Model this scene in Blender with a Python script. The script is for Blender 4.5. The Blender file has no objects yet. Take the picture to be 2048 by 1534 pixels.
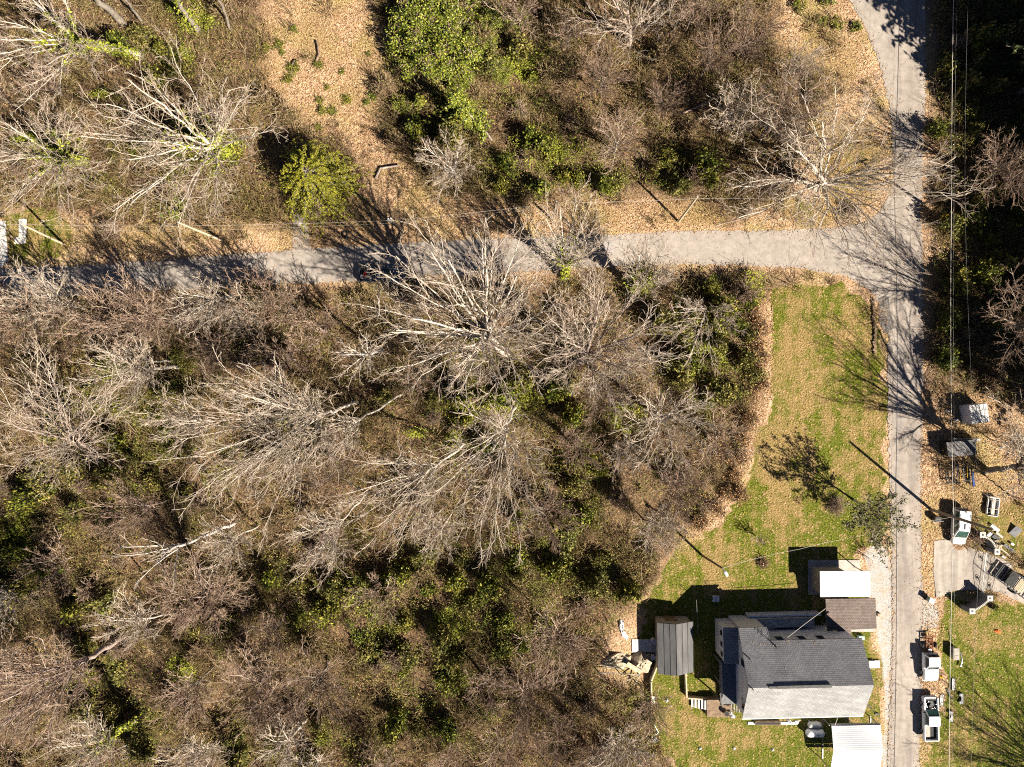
import bpy, bmesh, math, random
import numpy as np
from mathutils import Vector, Matrix

# ------------------------------------------------------------------ camera, sky, sun, exposure
H = 95.0           # drone height (m)
S = 15.0           # photo pixels (of 2048) per metre on the ground
sc = bpy.context.scene
C = sc.collection
SUN_EL = math.radians(41); SUN_AZ = (0.76, -0.65)      # towards the sun
cam = bpy.data.cameras.new('camera'); camo = bpy.data.objects.new('camera', cam); C.objects.link(camo)
camo.location = (0, 0, H); cam.sensor_width = 36; cam.lens = 36 * H / (2048 / S); cam.clip_start = 1; cam.clip_end = 3000
sc.camera = camo
w = bpy.data.worlds.new("World"); sc.world = w; w.use_nodes = True
nt = w.node_tree; sky = nt.nodes.new('ShaderNodeTexSky'); sky.sky_type = 'NISHITA'; sky.sun_disc = False; sky.air_density = .3; sky.dust_density = .1; sky.ozone_density = 2.5
sky.sun_elevation = SUN_EL; sky.sun_rotation = math.atan2(SUN_AZ[0], SUN_AZ[1])
nt.links.new(sky.outputs[0], nt.nodes['Background'].inputs[0]); nt.nodes['Background'].inputs[1].default_value = 0.05
sl = bpy.data.lights.new('sun', 'SUN'); sl.energy = 5.0; sl.angle = math.radians(0.5); sl.color = (1, 0.91, 0.77)
so = bpy.data.objects.new('sun', sl); C.objects.link(so)
dv = Vector((-SUN_AZ[0] * math.cos(SUN_EL), -SUN_AZ[1] * math.cos(SUN_EL), -math.sin(SUN_EL)))
so.rotation_euler = dv.to_track_quat('-Z', 'Y').to_euler(); so.location = (60, -50, 120)
sc.view_settings.view_transform = 'Standard'; sc.view_settings.look = 'None'; sc.view_settings.gamma = 1
sc.view_settings.use_curve_mapping = False; sc.view_settings.exposure = 1.3
sc.render.engine = 'CYCLES'; sc.cycles.use_denoising = False; sc.cycles.max_bounces = 4; sc.cycles.diffuse_bounces = 1
sc.cycles.filter_width = 1.1; sc.cycles.transparent_max_bounces = 4

def W(px, py, z=0.0):
    "point of the photo at height z -> world"
    k = (H - z) / H / S
    return Vector(((px - 1024) * k, (767 - py) * k, z))

# ------------------------------------------------------------------ object helpers
def tag(o, label=None, cat=None, group=None, kind=None):
    if label: o['label'] = label
    if cat: o['category'] = cat
    if group: o['group'] = group
    if kind: o['kind'] = kind
    return o
def thing(name, label, cat, loc=(0, 0, 0), rotz=0, group=None):
    o = bpy.data.objects.new(name, None); C.objects.link(o); o.empty_display_size = .3
    o.location = loc; o.rotation_euler = (0, 0, rotz)
    return tag(o, label, cat, group)
def link(name, me, parent=None):
    o = bpy.data.objects.new(name, me); C.objects.link(o)
    if parent: o.parent = parent
    return o
def copy_thing(root, loc, rotz, scale=1, label=None, group=None):
    r = root.copy(); C.objects.link(r); r.location = loc; r.rotation_euler = (0, 0, rotz)
    r.scale = (scale,) * 3 if not hasattr(scale, '__len__') else scale
    if label: r['label'] = label
    if group: r['group'] = group
    for ch in list(root.children):
        c = ch.copy(); C.objects.link(c); c.parent = r
        for g in list(ch.children):
            d = g.copy(); C.objects.link(d); d.parent = c
    return r

def np_mesh(name, V, Q, mats, attr=None, smooth=False, midx=None):
    "mesh from numpy quads"
    me = bpy.data.meshes.new(name); V = np.asarray(V, np.float32); Q = np.asarray(Q, np.int32)
    me.vertices.add(len(V)); me.vertices.foreach_set('co', V.ravel())
    me.loops.add(Q.size); me.loops.foreach_set('vertex_index', Q.ravel())
    me.polygons.add(len(Q)); me.polygons.foreach_set('loop_start', np.arange(0, Q.size, 4, dtype=np.int32))
    if midx is not None: me.polygons.foreach_set('material_index', np.asarray(midx, np.int32))
    if smooth: me.polygons.foreach_set('use_smooth', np.ones(len(Q), bool))
    for m in (mats if isinstance(mats, (list, tuple)) else [mats]): me.materials.append(m)
    if attr is not None:
        a = me.attributes.new('rnd', 'FLOAT', 'FACE'); a.data.foreach_set('value', np.asarray(attr, np.float32))
    me.update(calc_edges=True); me.validate()
    return me

class MB:
    "collects boxes, prisms, tubes and lofts into one mesh"
    def __init__(s): s.v = []; s.f = []; s.m = []; s.sm = []
    def add(s, vs, fs, m=0, sm=False):
        n = len(s.v); s.v += [tuple(v) for v in vs]; s.f += [tuple(i + n for i in f) for f in fs]; s.m += [m] * len(fs); s.sm += [sm] * len(fs); return s
    def box(s, c, d, rz=0, m=0, tilt=None):
        hx, hy, hz = d[0] / 2, d[1] / 2, d[2] / 2; R = Matrix.Rotation(rz, 3, 'Z')
        if tilt: R = R @ Matrix.Rotation(tilt[1], 3, tilt[0])
        vs = [R @ Vector((x, y, z)) + Vector(c) for x, y, z in ((-hx, -hy, -hz), (hx, -hy, -hz), (hx, hy, -hz), (-hx, hy, -hz), (-hx, -hy, hz), (hx, -hy, hz), (hx, hy, hz), (-hx, hy, hz))]
        return s.add(vs, [(0, 3, 2, 1), (4, 5, 6, 7), (0, 1, 5, 4), (1, 2, 6, 5), (2, 3, 7, 6), (3, 0, 4, 7)], m)
    def prism(s, top, dz=None, bottom=None, m=0):
        "top polygon (ccw from above) down by dz or to the given bottom polygon"
        top = [Vector(p) for p in top]; n = len(top)
        bot = [Vector(p) for p in bottom] if bottom else [p - Vector((0, 0, dz)) for p in top]
        return s.add(top + bot, [tuple(range(n)), tuple(range(2 * n - 1, n - 1, -1))] + [(i, i + n, (i + 1) % n + n, (i + 1) % n) for i in range(n)], m)
    def tube(s, pts, r, n=6, m=0, caps=True, sm=True):
        pts = [Vector(p) for p in pts]; rr = r if hasattr(r, '__len__') else [r] * len(pts); vs = []; fs = []
        for i, p in enumerate(pts):
            t = (pts[min(i + 1, len(pts) - 1)] - pts[max(i - 1, 0)]).normalized()
            a = Vector((0, 0, 1)) if abs(t.z) < .9 else Vector((1, 0, 0))
            u = t.cross(a).normalized(); v = t.cross(u)
            for k in range(n):
                q = 2 * math.pi * k / n; vs.append(p + (u * math.cos(q) + v * math.sin(q)) * rr[i])
        for i in range(len(pts) - 1):
            for k in range(n): fs.append((i * n + k, i * n + (k + 1) % n, (i + 1) * n + (k + 1) % n, (i + 1) * n + k))
        s.add(vs, fs, m, sm)
        if caps: s.add(vs, [], m); b = len(s.v) - len(vs); s.f += [tuple(b + k for k in range(n - 1, -1, -1)), tuple(b + len(vs) - n + k for k in range(n))]; s.m += [m] * 2; s.sm += [False] * 2
        return s
    def loft(s, secs, m=0, sm=False):
        n = len(secs[0]); vs = [p for q in secs for p in q]; fs = []
        for i in range(len(secs) - 1):
            for k in range(n): fs.append((i * n + k, i * n + (k + 1) % n, (i + 1) * n + (k + 1) % n, (i + 1) * n + k))
        fs += [tuple(range(n - 1, -1, -1)), tuple((len(secs) - 1) * n + k for k in range(n))]
        return s.add(vs, fs, m, sm)
    def quad(s, *p, m=0): return s.add(p, [tuple(range(len(p)))], m)
    def build(s, name, mats, parent=None, bevel=0):
        me = bpy.data.meshes.new(name); me.from_pydata([tuple(v) for v in s.v], [], s.f)
        for q in (mats if isinstance(mats, (list, tuple)) else [mats]): me.materials.append(q)
        me.polygons.foreach_set('material_index', np.array(s.m, np.int32)); me.polygons.foreach_set('use_smooth', np.array(s.sm, bool))
        bm = bmesh.new(); bm.from_mesh(me); bmesh.ops.recalc_face_normals(bm, faces=bm.faces)
        bm.to_mesh(me); bm.free(); me.update()
        o = link(name, me, parent)
        if bevel:
            b = o.modifiers.new('bevel', 'BEVEL'); b.width = bevel; b.segments = 2; b.limit_method = 'ANGLE'
        return o

# ------------------------------------------------------------------ materials
def newmat(name, rough=.85, metal=0):
    m = bpy.data.materials.new(name); m.use_nodes = True; b = m.node_tree.nodes['Principled BSDF']
    b.inputs['Roughness'].default_value = rough; b.inputs['Metallic'].default_value = metal
    b.inputs['Specular IOR Level'].default_value = .3
    return m, m.node_tree, b
def ramp(t, fac, cols):
    r = t.nodes.new('ShaderNodeValToRGB'); e = r.color_ramp.elements
    while len(e) < len(cols): e.new(.5)
    for i, c in enumerate(cols):
        p, c = (c[0], c[1:]) if len(c) == 4 else (i / max(1, len(cols) - 1), c)
        e[i].position = p; e[i].color = (*c, 1)
    t.links.new(fac, r.inputs[0]); return r.outputs[0]
def tex(t, kind, scale, co, **kw):
    n = t.nodes.new(kind); t.links.new(co, n.inputs['Vector']); n.inputs['Scale'].default_value = scale
    for k, v in kw.items(): n.inputs[k].default_value = v
    return n
def mixc(t, fac, a, b, mode='MIX'):
    n = t.nodes.new('ShaderNodeMix'); n.data_type = 'RGBA'; n.blend_type = mode
    for i, v in ((0, fac), (6, a), (7, b)):
        if hasattr(v, 'links'): t.links.new(v, n.inputs[i])
        elif i: n.inputs[i].default_value = (*v, 1)
        else: n.inputs[i].default_value = v
    return n.outputs[2]
def math_(t, op, a, b=0, c=0, clamp=False):
    n = t.nodes.new('ShaderNodeMath'); n.operation = op; n.use_clamp = clamp
    for i, v in enumerate((a, b, c)):
        if hasattr(v, 'links'): t.links.new(v, n.inputs[i])
        else: n.inputs[i].default_value = v
    return n.outputs[0]
def bump(t, b, h, dist=.05, st=.6):
    n = t.nodes.new('ShaderNodeBump'); n.inputs['Distance'].default_value = dist; n.inputs['Strength'].default_value = st
    t.links.new(h, n.inputs['Height']); t.links.new(n.outputs[0], b.inputs['Normal'])
def coord(t, which='Object'):
    if which == 'World': return t.nodes.new('ShaderNodeNewGeometry').outputs['Position']
    return t.nodes.new('ShaderNodeTexCoord').outputs[which]
def nmat(name, cols, scale=3, rough=.85, metal=0, bp=0, detail=6, which='Object', stretch=None):
    m, t, b = newmat(name, rough, metal); co = coord(t, which)
    if stretch:
        mp = t.nodes.new('ShaderNodeMapping'); mp.inputs['Scale'].default_value = stretch; t.links.new(co, mp.inputs[0]); co = mp.outputs[0]
    n = tex(t, 'ShaderNodeTexNoise', scale, co, Detail=detail, Roughness=.65)
    t.links.new(ramp(t, n.outputs[0], [(.3 + .4 * i / max(1, len(cols) - 1), *c) for i, c in enumerate(cols)]), b.inputs['Base Color'])
    if bp: bump(t, b, n.outputs[0], bp)
    return m
def rmat(name, cols, rough=.85, hue=None, hscale=.25, trans=0):
    "colour from the per-face random value, drifting over the ground with a soft noise"
    m, t, b = newmat(name, rough); a = t.nodes.new('ShaderNodeAttribute'); a.attribute_name = 'rnd'
    c = ramp(t, a.outputs['Fac'], cols)
    if hue:
        n = tex(t, 'ShaderNodeTexNoise', hscale, coord(t, 'World'), Detail=3)
        f = ramp(t, n.outputs[0], [(.4, 0, 0, 0), (.6, 1, 1, 1)])
        c = mixc(t, f, c, ramp(t, a.outputs['Fac'], hue))
    t.links.new(c, b.inputs['Base Color']); return m
def shingle(name, c1, c2, c3, sc_=1.0):
    m, t, b = newmat(name, .9); co = coord(t)
    br = tex(t, 'ShaderNodeTexBrick', 1 / sc_, co); br.inputs['Brick Width'].default_value = .3; br.inputs['Row Height'].default_value = .2
    br.inputs['Mortar Size'].default_value = .018; br.inputs['Color1'].default_value = (*c1, 1); br.inputs['Color2'].default_value = (*c2, 1); br.inputs['Mortar'].default_value = (*c3, 1)
    n = tex(t, 'ShaderNodeTexNoise', .5, co, Detail=5); n2 = tex(t, 'ShaderNodeTexNoise', 9, co, Detail=3)
    c = mixc(t, 1, br.outputs[0], ramp(t, n.outputs[0], [(.3, .72, .72, .74), (.7, 1, 1, 1)]), 'MULTIPLY')
    c = mixc(t, 1, c, ramp(t, n2.outputs[0], [(.3, .7, .7, .7), (.7, 1, 1, 1)]), 'MULTIPLY')
    t.links.new(c, b.inputs['Base Color']); bump(t, b, br.outputs[1], .02, .5); return m

M = {}
M['bark_pale'] = nmat('bark_pale', [(.36, .30, .24), (.56, .49, .41), (.72, .65, .56)], 2.5, bp=.03)
M['bark_pink'] = nmat('bark_pink', [(.22, .16, .13), (.38, .29, .25), (.52, .43, .37)], 2.5, bp=.03)
M['bark_grey'] = nmat('bark_grey', [(.12, .10, .08), (.26, .22, .18), (.38, .33, .27)], 2.0, bp=.04)
M['bark_white'] = nmat('bark_white', [(.45, .41, .37), (.62, .57, .52), (.74, .70, .64)], 2.0, bp=.03)
M['twig_pale'] = rmat('twig_pale', [(.20, .15, .105), (.38, .30, .23), (.62, .53, .43)])
M['twig_pink'] = rmat('twig_pink', [(.14, .085, .055), (.30, .205, .145), (.50, .385, .285)])
M['twig_brown'] = rmat('twig_brown', [(.11, .07, .045), (.21, .14, .10), (.36, .26, .19)])
M['brush'] = rmat('brush_twigs', [(.045, .026, .014), (.17, .105, .055), (.36, .25, .145), (.60, .46, .30)], hue=[(.05, .038, .015), (.18, .13, .05), (.33, .25, .11), (.52, .40, .21)])
M['leaf_green'] = rmat('leaf_green', [(.016, .026, .004), (.06, .085, .009), (.135, .16, .014), (.27, .28, .035)], .6, hue=[(.035, .04, .006), (.10, .105, .012), (.20, .19, .022), (.34, .29, .05)])
M['leaf_olive'] = rmat('leaf_olive', [(.035, .03, .008), (.11, .10, .018), (.21, .18, .035), (.34, .27, .08)], .7, hue=[(.04, .04, .01), (.09, .10, .02), (.15, .155, .03), (.24, .22, .06)])
M['leaf_bright'] = rmat('leaf_bright', [(.03, .045, .006), (.10, .13, .012), (.21, .24, .025), (.40, .38, .06)], .5)
M['leaf_conifer'] = rmat('leaf_conifer', [(.03, .04, .004), (.15, .16, .010), (.33, .31, .02), (.50, .44, .04)], .65)
M['leaf_moss'] = rmat('leaf_moss', [(.10, .13, .01), (.26, .29, .025), (.40, .40, .05)], .8)
M['leaf_dry'] = rmat('leaf_dry', [(.08, .035, .015), (.25, .13, .055), (.42, .25, .11), (.60, .42, .22)], .8)
M['leaf_dark'] = rmat('leaf_dark', [(.012, .018, .006), (.03, .045, .012), (.06, .075, .02), (.10, .11, .03)], .6)
M['leaf_grey'] = rmat('leaf_grey', [(.025, .03, .008), (.075, .08, .022), (.17, .165, .06)], .6)
M['white_paint'] = nmat('white_paint', [(.56, .56, .57), (.70, .70, .70), (.76, .76, .76)], 1.5, .3)
M['white_wall'] = nmat('white_wall', [(.55, .56, .58), (.70, .71, .73), (.76, .77, .79)], 1.2, .7, stretch=(1, 1, 4))
M['white_roof'] = nmat('white_roof', [(.62, .61, .58), (.80, .80, .78), (.84, .84, .82)], .8, .6, stretch=(1, 3, 1))
M['white_metal'] = nmat('white_metal', [(.66, .66, .66), (.78, .78, .78), (.84, .84, .84)], .6, .35, stretch=(.6, 3, 1))
M['glass'] = nmat('glass', [(.01, .015, .018), (.02, .03, .035)], 3, .08)
M['glass_green'] = nmat('glass_green', [(.02, .05, .04), (.05, .10, .085)], 3, .08)
M['black'] = nmat('black_rubber', [(.010, .010, .010), (.03, .03, .03)], 6, .75)
M['steel'] = nmat('steel', [(.25, .25, .26), (.42, .42, .43)], 4, .4, .6)
M['chrome'] = nmat('chrome', [(.6, .6, .62), (.75, .75, .77)], 2, .2, .9)
M['dark_metal'] = nmat('dark_metal', [(.015, .015, .017), (.05, .05, .05)], 3, .55, .3)
M['rust'] = nmat('rust', [(.05, .02, .012), (.16, .06, .03), (.28, .12, .06)], 5, .9)
M['navy'] = nmat('navy_paint', [(.04, .055, .09), (.09, .115, .16)], 2, .2)
M['concrete'] = nmat('concrete', [(.30, .27, .24), (.42, .38, .34), (.50, .46, .41)], 1.2, .9, bp=.01)
M['concrete_white'] = nmat('concrete_white', [(.50, .47, .44), (.62, .59, .55), (.70, .67, .63)], 1.6, .9, bp=.01)
M['block'] = nmat('grey_block', [(.10, .10, .11), (.17, .17, .18), (.23, .23, .24)], 3, .9, bp=.02)
M['cap'] = nmat('stone_cap', [(.50, .46, .40), (.64, .60, .53)], 3, .85)
M['wood_pole'] = nmat('wood_pole', [(.14, .10, .07), (.26, .20, .14), (.36, .29, .21)], 5, .9, stretch=(3, 3, .4))
M['wood_pale'] = nmat('wood_pale', [(.36, .28, .19), (.50, .41, .29), (.60, .51, .38)], 4, .85)
M['wood_grey'] = nmat('wood_grey', [(.22, .19, .16), (.36, .32, .28), (.46, .42, .37)], 3, .9)
M['wood_brown'] = nmat('wood_brown', [(.12, .08, .05), (.22, .15, .10), (.30, .22, .15)], 2, .9)
M['tarp'] = nmat('tan_tarp', [(.26, .20, .13), (.42, .35, .25), (.52, .45, .34)], 1.2, .8, bp=.15)
M['cloth'] = nmat('white_cloth', [(.55, .55, .57), (.78, .78, .8)], 3, .85, bp=.1)
M['blue'] = nmat('blue_plastic', [(.015, .04, .16), (.03, .07, .25)], 2, .5)
M['yellow'] = nmat('yellow_paint', [(.72, .42, .02), (.85, .55, .03)], 2, .5)
M['orange'] = nmat('orange_plastic', [(.55, .12, .02), (.75, .22, .04)], 4, .6)
M['red'] = nmat('red_plastic', [(.35, .03, .02), (.55, .07, .05)], 4, .6)
M['bin_green'] = nmat('bin_green', [(.20, .28, .26), (.32, .40, .38)], 3, .5)
M['tank'] = nmat('tank_paint', [(.60, .61, .63), (.76, .77, .79)], 1.5, .4)
M['tank_grey'] = nmat('tank_paint_grey', [(.38, .37, .36), (.60, .59, .57)], 2.5, .5)
M['wire'] = nmat('cable_sheath', [(.45, .42, .38), (.62, .58, .52)], 2, .6)
M['wire_dark'] = nmat('cable_dark', [(.25, .25, .25), (.4, .4, .4)], 2, .5)
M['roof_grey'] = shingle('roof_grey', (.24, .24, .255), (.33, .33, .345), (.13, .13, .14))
M['roof_brown'] = shingle('roof_brown', (.19, .145, .125), (.27, .21, .185), (.09, .07, .06))
M['roof_porch_and_sunlit_slope'] = shingle('roof_porch_and_sunlit_slope', (.36, .355, .35), (.45, .445, .435), (.20, .198, .195))  # porch shingles; also the house shingles with sunlight painted in as a lighter tone
M['roof_shed'] = nmat('roof_shed', [(.068, .067, .068), (.10, .098, .10), (.135, .132, .132)], 1.0, .75, stretch=(2, .5, 1))
# ------------------------------------------------------------------ where things are on the ground (photo pixels at z = 0)
CELL = 4; X0, Y0 = -400, -400; NX, NY = (2048 + 800) // CELL, (1534 + 800) // CELL
GX, GY = np.meshgrid(X0 + (np.arange(NX) + .5) * CELL, Y0 + (np.arange(NY) + .5) * CELL)
def fill(poly):
    m = np.zeros(GX.shape, bool); n = len(poly)
    for i in range(n):
        (x1, y1), (x2, y2) = poly[i], poly[(i + 1) % n]
        if y1 == y2: continue
        m ^= ((y1 > GY) != (y2 > GY)) & (GX < (x2 - x1) * (GY - y1) / (y2 - y1) + x1)
    return m.astype(np.float32)
def blur(a, k):
    for _ in range(2):
        for ax in (0, 1):
            c = np.cumsum(np.concatenate([np.repeat(np.take(a, [0], ax), k + 1, ax), a, np.repeat(np.take(a, [-1], ax), k, ax)], ax), ax)
            n = a.shape[ax]
            a = (np.take(c, range(2 * k + 1, 2 * k + 1 + n), ax) - np.take(c, range(0, n), ax)) / (2 * k + 1)
    return a
def ell(*ls):
    m = np.zeros(GX.shape, np.float32)
    for cx, cy, rx, ry, v in ls: m = np.maximum(m, v * np.clip(1.6 - 1.2 * np.sqrt(((GX - cx) / rx) ** 2 + ((GY - cy) / ry) ** 2), 0, 1))
    return m
def samp(m, px, py):
    ix = np.clip(((np.asarray(px) - X0) / CELL).astype(int), 0, NX - 1); iy = np.clip(((np.asarray(py) - Y0) / CELL).astype(int), 0, NY - 1)
    return m[iy, ix]
road_main = [(1650, -420), (1700, 0), (1733, 60), (1760, 130), (1782, 230), (1787, 340), (1781, 385), (1760, 425), (1725, 447), (1660, 458), (1530, 461), (1350, 464), (1200, 471), (1030, 476), (850, 484),
             (640, 496), (450, 510), (300, 522), (150, 531), (0, 537), (-420, 560), (-420, 625), (0, 600), (150, 592), (300, 583), (450, 575), (600, 568), (700, 562), (850, 553), (1000, 546), (1200, 534), (1350, 528), (1500, 531),
             (1600, 537), (1690, 552), (1735, 577), (1765, 615), (1777, 660), (1775, 760), (1777, 900), (1782, 1060), (1783, 1150), (1786, 1250), (1782, 1340), (1778, 1440), (1775, 1534), (1765, 1940), (1835, 1940), (1838, 1534),
             (1842, 1400), (1846, 1240), (1842, 1080), (1842, 950), (1846, 800), (1847, 640), (1846, 500), (1842, 430), (1846, 330), (1851, 200), (1850, 60), (1840, -420)]
lawn = [(1548, 580), (1620, 562), (1690, 575), (1735, 605), (1757, 650), (1768, 720), (1770, 900), (1776, 1060), (1735, 1085), (1715, 1120), (1740, 1250), (1762, 1330), (1768, 1420), (1755, 1560), (1740, 1940), (1330, 1940),
        (1352, 1534), (1330, 1490), (1303, 1440), (1300, 1330), (1275, 1310), (1285, 1240), (1272, 1200), (1310, 1165), (1330, 1130), (1370, 1090), (1440, 1045), (1468, 1000), (1492, 962), (1512, 900), (1530, 840), (1545, 790), (1540, 660)]
lawn2 = [(1905, 1198), (1985, 1196), (2060, 1220), (2440, 1260), (2440, 1940), (1840, 1940), (1850, 1500), (1880, 1420), (1886, 1300), (1885, 1215)]
lawn3 = [(15, 425), (120, 425), (150, 480), (100, 522), (15, 530)]
lawn4 = [(1960, 1000), (2060, 1010), (2440, 1010), (2440, 1190), (2060, 1125), (1990, 1098), (1940, 1090)]
drive = [(1868, 1082), (1890, 1079), (1957, 1100), (2003, 1117), (2050, 1141), (2440, 1300), (2440, 1390), (2048, 1208), (2000, 1185), (1979, 1180), (1910, 1180), (1872, 1196), (1866, 1140)]
gravel = [(1722, 1105), (1745, 1092), (1775, 1096), (1784, 1150), (1786, 1250), (1782, 1340), (1778, 1440), (1775, 1534), (1765, 1940), (1750, 1940), (1764, 1540), (1768, 1400), (1764, 1330), (1752, 1258), (1742, 1190), (1738, 1140)]
gravel2 = [(1845, 1200), (1872, 1204), (1880, 1240), (1868, 1262), (1845, 1260)]
shoulder = [(1842, 780), (1866, 780), (1872, 980), (1868, 1080), (1866, 1200), (1888, 1220), (1884, 1330), (1878, 1440), (1850, 1534), (1836, 1540), (1842, 1400), (1846, 1240), (1842, 1080)]
house_area = [(1262, 1225), (1330, 1195), (1420, 1190), (1440, 1225), (1620, 1240), (1620, 1120), (1770, 1120), (1770, 1300), (1760, 1560), (1620, 1540), (1600, 1440), (1380, 1440), (1300, 1360)]
clear_n = [(505, -420), (765, -420), (765, 0), (772, 110), (750, 250), (830, 330), (880, 390), (1000, 405), (1250, 395), (1430, 400), (1470, 456), (1030, 474), (560, 500), (560, 440), (700, 440), (690, 300), (600, 240), (525, 180)]
clear_w = [(-420, 415), (140, 420), (330, 450), (560, 430), (560, 505), (300, 522), (0, 537), (-420, 555)]
verge_e = [(1490, 590), (1550, 580), (1545, 790), (1510, 900), (1470, 1000), (1400, 1075), (1350, 1090), (1440, 960), (1500, 800)]
corner = [(1640, 180), (1782, 230), (1787, 340), (1781, 385), (1725, 447), (1500, 461), (1480, 430), (1560, 400)]
clear_ne = [(1560, -420), (1700, -420), (1700, 0), (1782, 230), (1700, 230), (1600, 150), (1540, 60)]
yard_e = [(1846, 760), (1900, 770), (2000, 800), (2440, 850), (2440, 1100), (2060, 1050), (1960, 1020), (1868, 1080)]
m_road = fill(road_main); m_lawn = np.maximum.reduce([fill(lawn), fill(lawn2), fill(lawn3) * .9, fill(lawn4) * .7])
m_lawn = np.maximum.reduce([m_lawn, ell((1700, 330, 90, 130, .62), (1640, 420, 120, 40, .62), (1400, 425, 130, 30, .5), (1150, 430, 200, 25, .45), (800, 440, 150, 40, .4), (300, 470, 260, 40, .5), (600, 470, 60, 40, .4), (640, 60, 50, 100, .42), (560, 150, 40, 80, .4), (700, 180, 50, 60, .42), (1950, 1000, 90, 80, .5), (1650, 120, 90, 110, .5)) * (m_road < .5)])
m_grav = np.maximum(fill(gravel), fill(gravel2) * .8); m_drive = fill(drive)
open_ = np.maximum.reduce([blur(m_road, 3) * 3, fill(lawn), fill(lawn2), fill(lawn3) * .9, fill(lawn4) * .7, m_drive, fill(house_area), fill([(1198, 1300), (1232, 1232), (1270, 1228), (1312, 1240), (1312, 1365), (1250, 1372), (1198, 1352)]) * .92, m_grav, fill(shoulder)]).clip(0, 1)
thin = np.maximum.reduce([fill(clear_n) * .93, fill(clear_w) * .8, fill(verge_e) * .86, fill(corner) * .96, fill(clear_ne) * .82, fill(yard_e) * .9])
dens = (1 - blur(np.maximum(open_, thin), 2)).clip(0, 1) * (1 - open_)
dens = np.where(open_ > .5, 0, dens)
m_green = ell((1060, 160, 90, 80, .6), (1090, 335, 150, 55, .75), (1250, 375, 90, 35, .8), (1390, 335, 60, 50, .7), (860, 235, 60, 60, .7), (330, 110, 70, 60, .5), (400, 25, 70, 60, .7), (230, 340, 130, 60, .55),
              (380, 330, 110, 90, .5), (1000, 790, 190, 120, .5), (1420, 730, 80, 100, 1), (1390, 640, 80, 60, .8), (1450, 680, 50, 80, .8), (880, 790, 60, 50, .55), (930, 880, 60, 60, .8), (370, 765, 38, 50, 1), (270, 830, 130, 80, .9),
              (290, 910, 120, 110, .95), (190, 970, 110, 80, .7), (400, 930, 90, 60, .7), (50, 1080, 90, 120, .8), (130, 1010, 110, 60, .7), (1120, 1030, 90, 70, 1), (1050, 1140, 120, 90, .9), (900, 1140, 110, 60, .75),
              (930, 1235, 85, 60, .9), (710, 1190, 90, 60, .7), (1190, 1150, 80, 80, .6), (750, 1255, 90, 60, .9), (860, 1335, 120, 60, .75), (800, 1430, 90, 60, .6), (700, 1480, 60, 60, .5), (1010, 1270, 130, 60, .75), (200, 1340, 70, 60, .9),
              (370, 1335, 40, 40, 1), (220, 1400, 60, 60, .8), (290, 1450, 70, 50, .8), (450, 1270, 60, 50, .6), (1270, 1420, 60, 60, .6), (1950, 200, 110, 260, .6), (1960, 540, 110, 130, .95), (1900, 660, 60, 90, .6), (2080, 500, 90, 400, .5),
              (560, 620, 90, 50, .4), (1170, 980, 60, 60, .6), (620, 880, 60, 60, .5), (60, 650, 90, 40, .4), (1240, 1240, 60, 40, .4), (950, 1450, 90, 60, .5), (600, 1180, 80, 70, .5), (500, 1480, 90, 50, .6), (150, 1180, 90, 40, .5))
rng = np.random.default_rng(7)
def vnoise(px, py, s, seed=0):
    r = np.random.default_rng(seed).random((64, 64)).astype(np.float32); x = np.asarray(px) / s + 640; y = np.asarray(py) / s + 640
    xi, yi = np.floor(x).astype(int), np.floor(y).astype(int); fx, fy = x - xi, y - yi; fx = fx * fx * (3 - 2 * fx); fy = fy * fy * (3 - 2 * fy)
    g = lambda a, b: r[(yi + b) % 64, (xi + a) % 64]
    return (g(0, 0) * (1 - fx) + g(1, 0) * fx) * (1 - fy) + (g(0, 1) * (1 - fx) + g(1, 1) * fx) * fy
woods = blur((dens > .3).astype(np.float32), 4)
def ground_z(px, py):
    wd = samp(woods, px, py)
    return wd * (.55 * (vnoise(px, py, 60, 1) - .5) + .3 * (vnoise(px, py, 22, 2) - .5))

# ------------------------------------------------------------------ ground: one sheet to the horizon
def axis(a, st):
    d = np.arange(-a, a + st / 2, st); o = a + np.array([1, 3, 7, 14, 30, 60, 120, 240, 480, 900.]); return np.concatenate([-o[::-1], d, o])
ax, ay = axis(80, .3), axis(62, .3); XX, YY = np.meshgrid(ax, ay); PX, PY = 1024 + XX * S, 767 - YY * S
ZZ = ground_z(PX, PY)
idx = np.arange(XX.size).reshape(XX.shape); Q = np.stack([idx[:-1, :-1], idx[:-1, 1:], idx[1:, 1:], idx[1:, :-1]], -1).reshape(-1, 4)
gm, t, b = newmat('ground_cover', .95)
me = np_mesh('ground', np.stack([XX, YY, ZZ], -1).reshape(-1, 3), Q, gm, smooth=True)
wx, wy = PX + 26 * (vnoise(PX, PY, 30, 4) - .5) + 12 * (vnoise(PX, PY, 11, 6) - .5), PY + 26 * (vnoise(PX, PY, 30, 5) - .5) + 12 * (vnoise(PX, PY, 11, 7) - .5)
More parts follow.
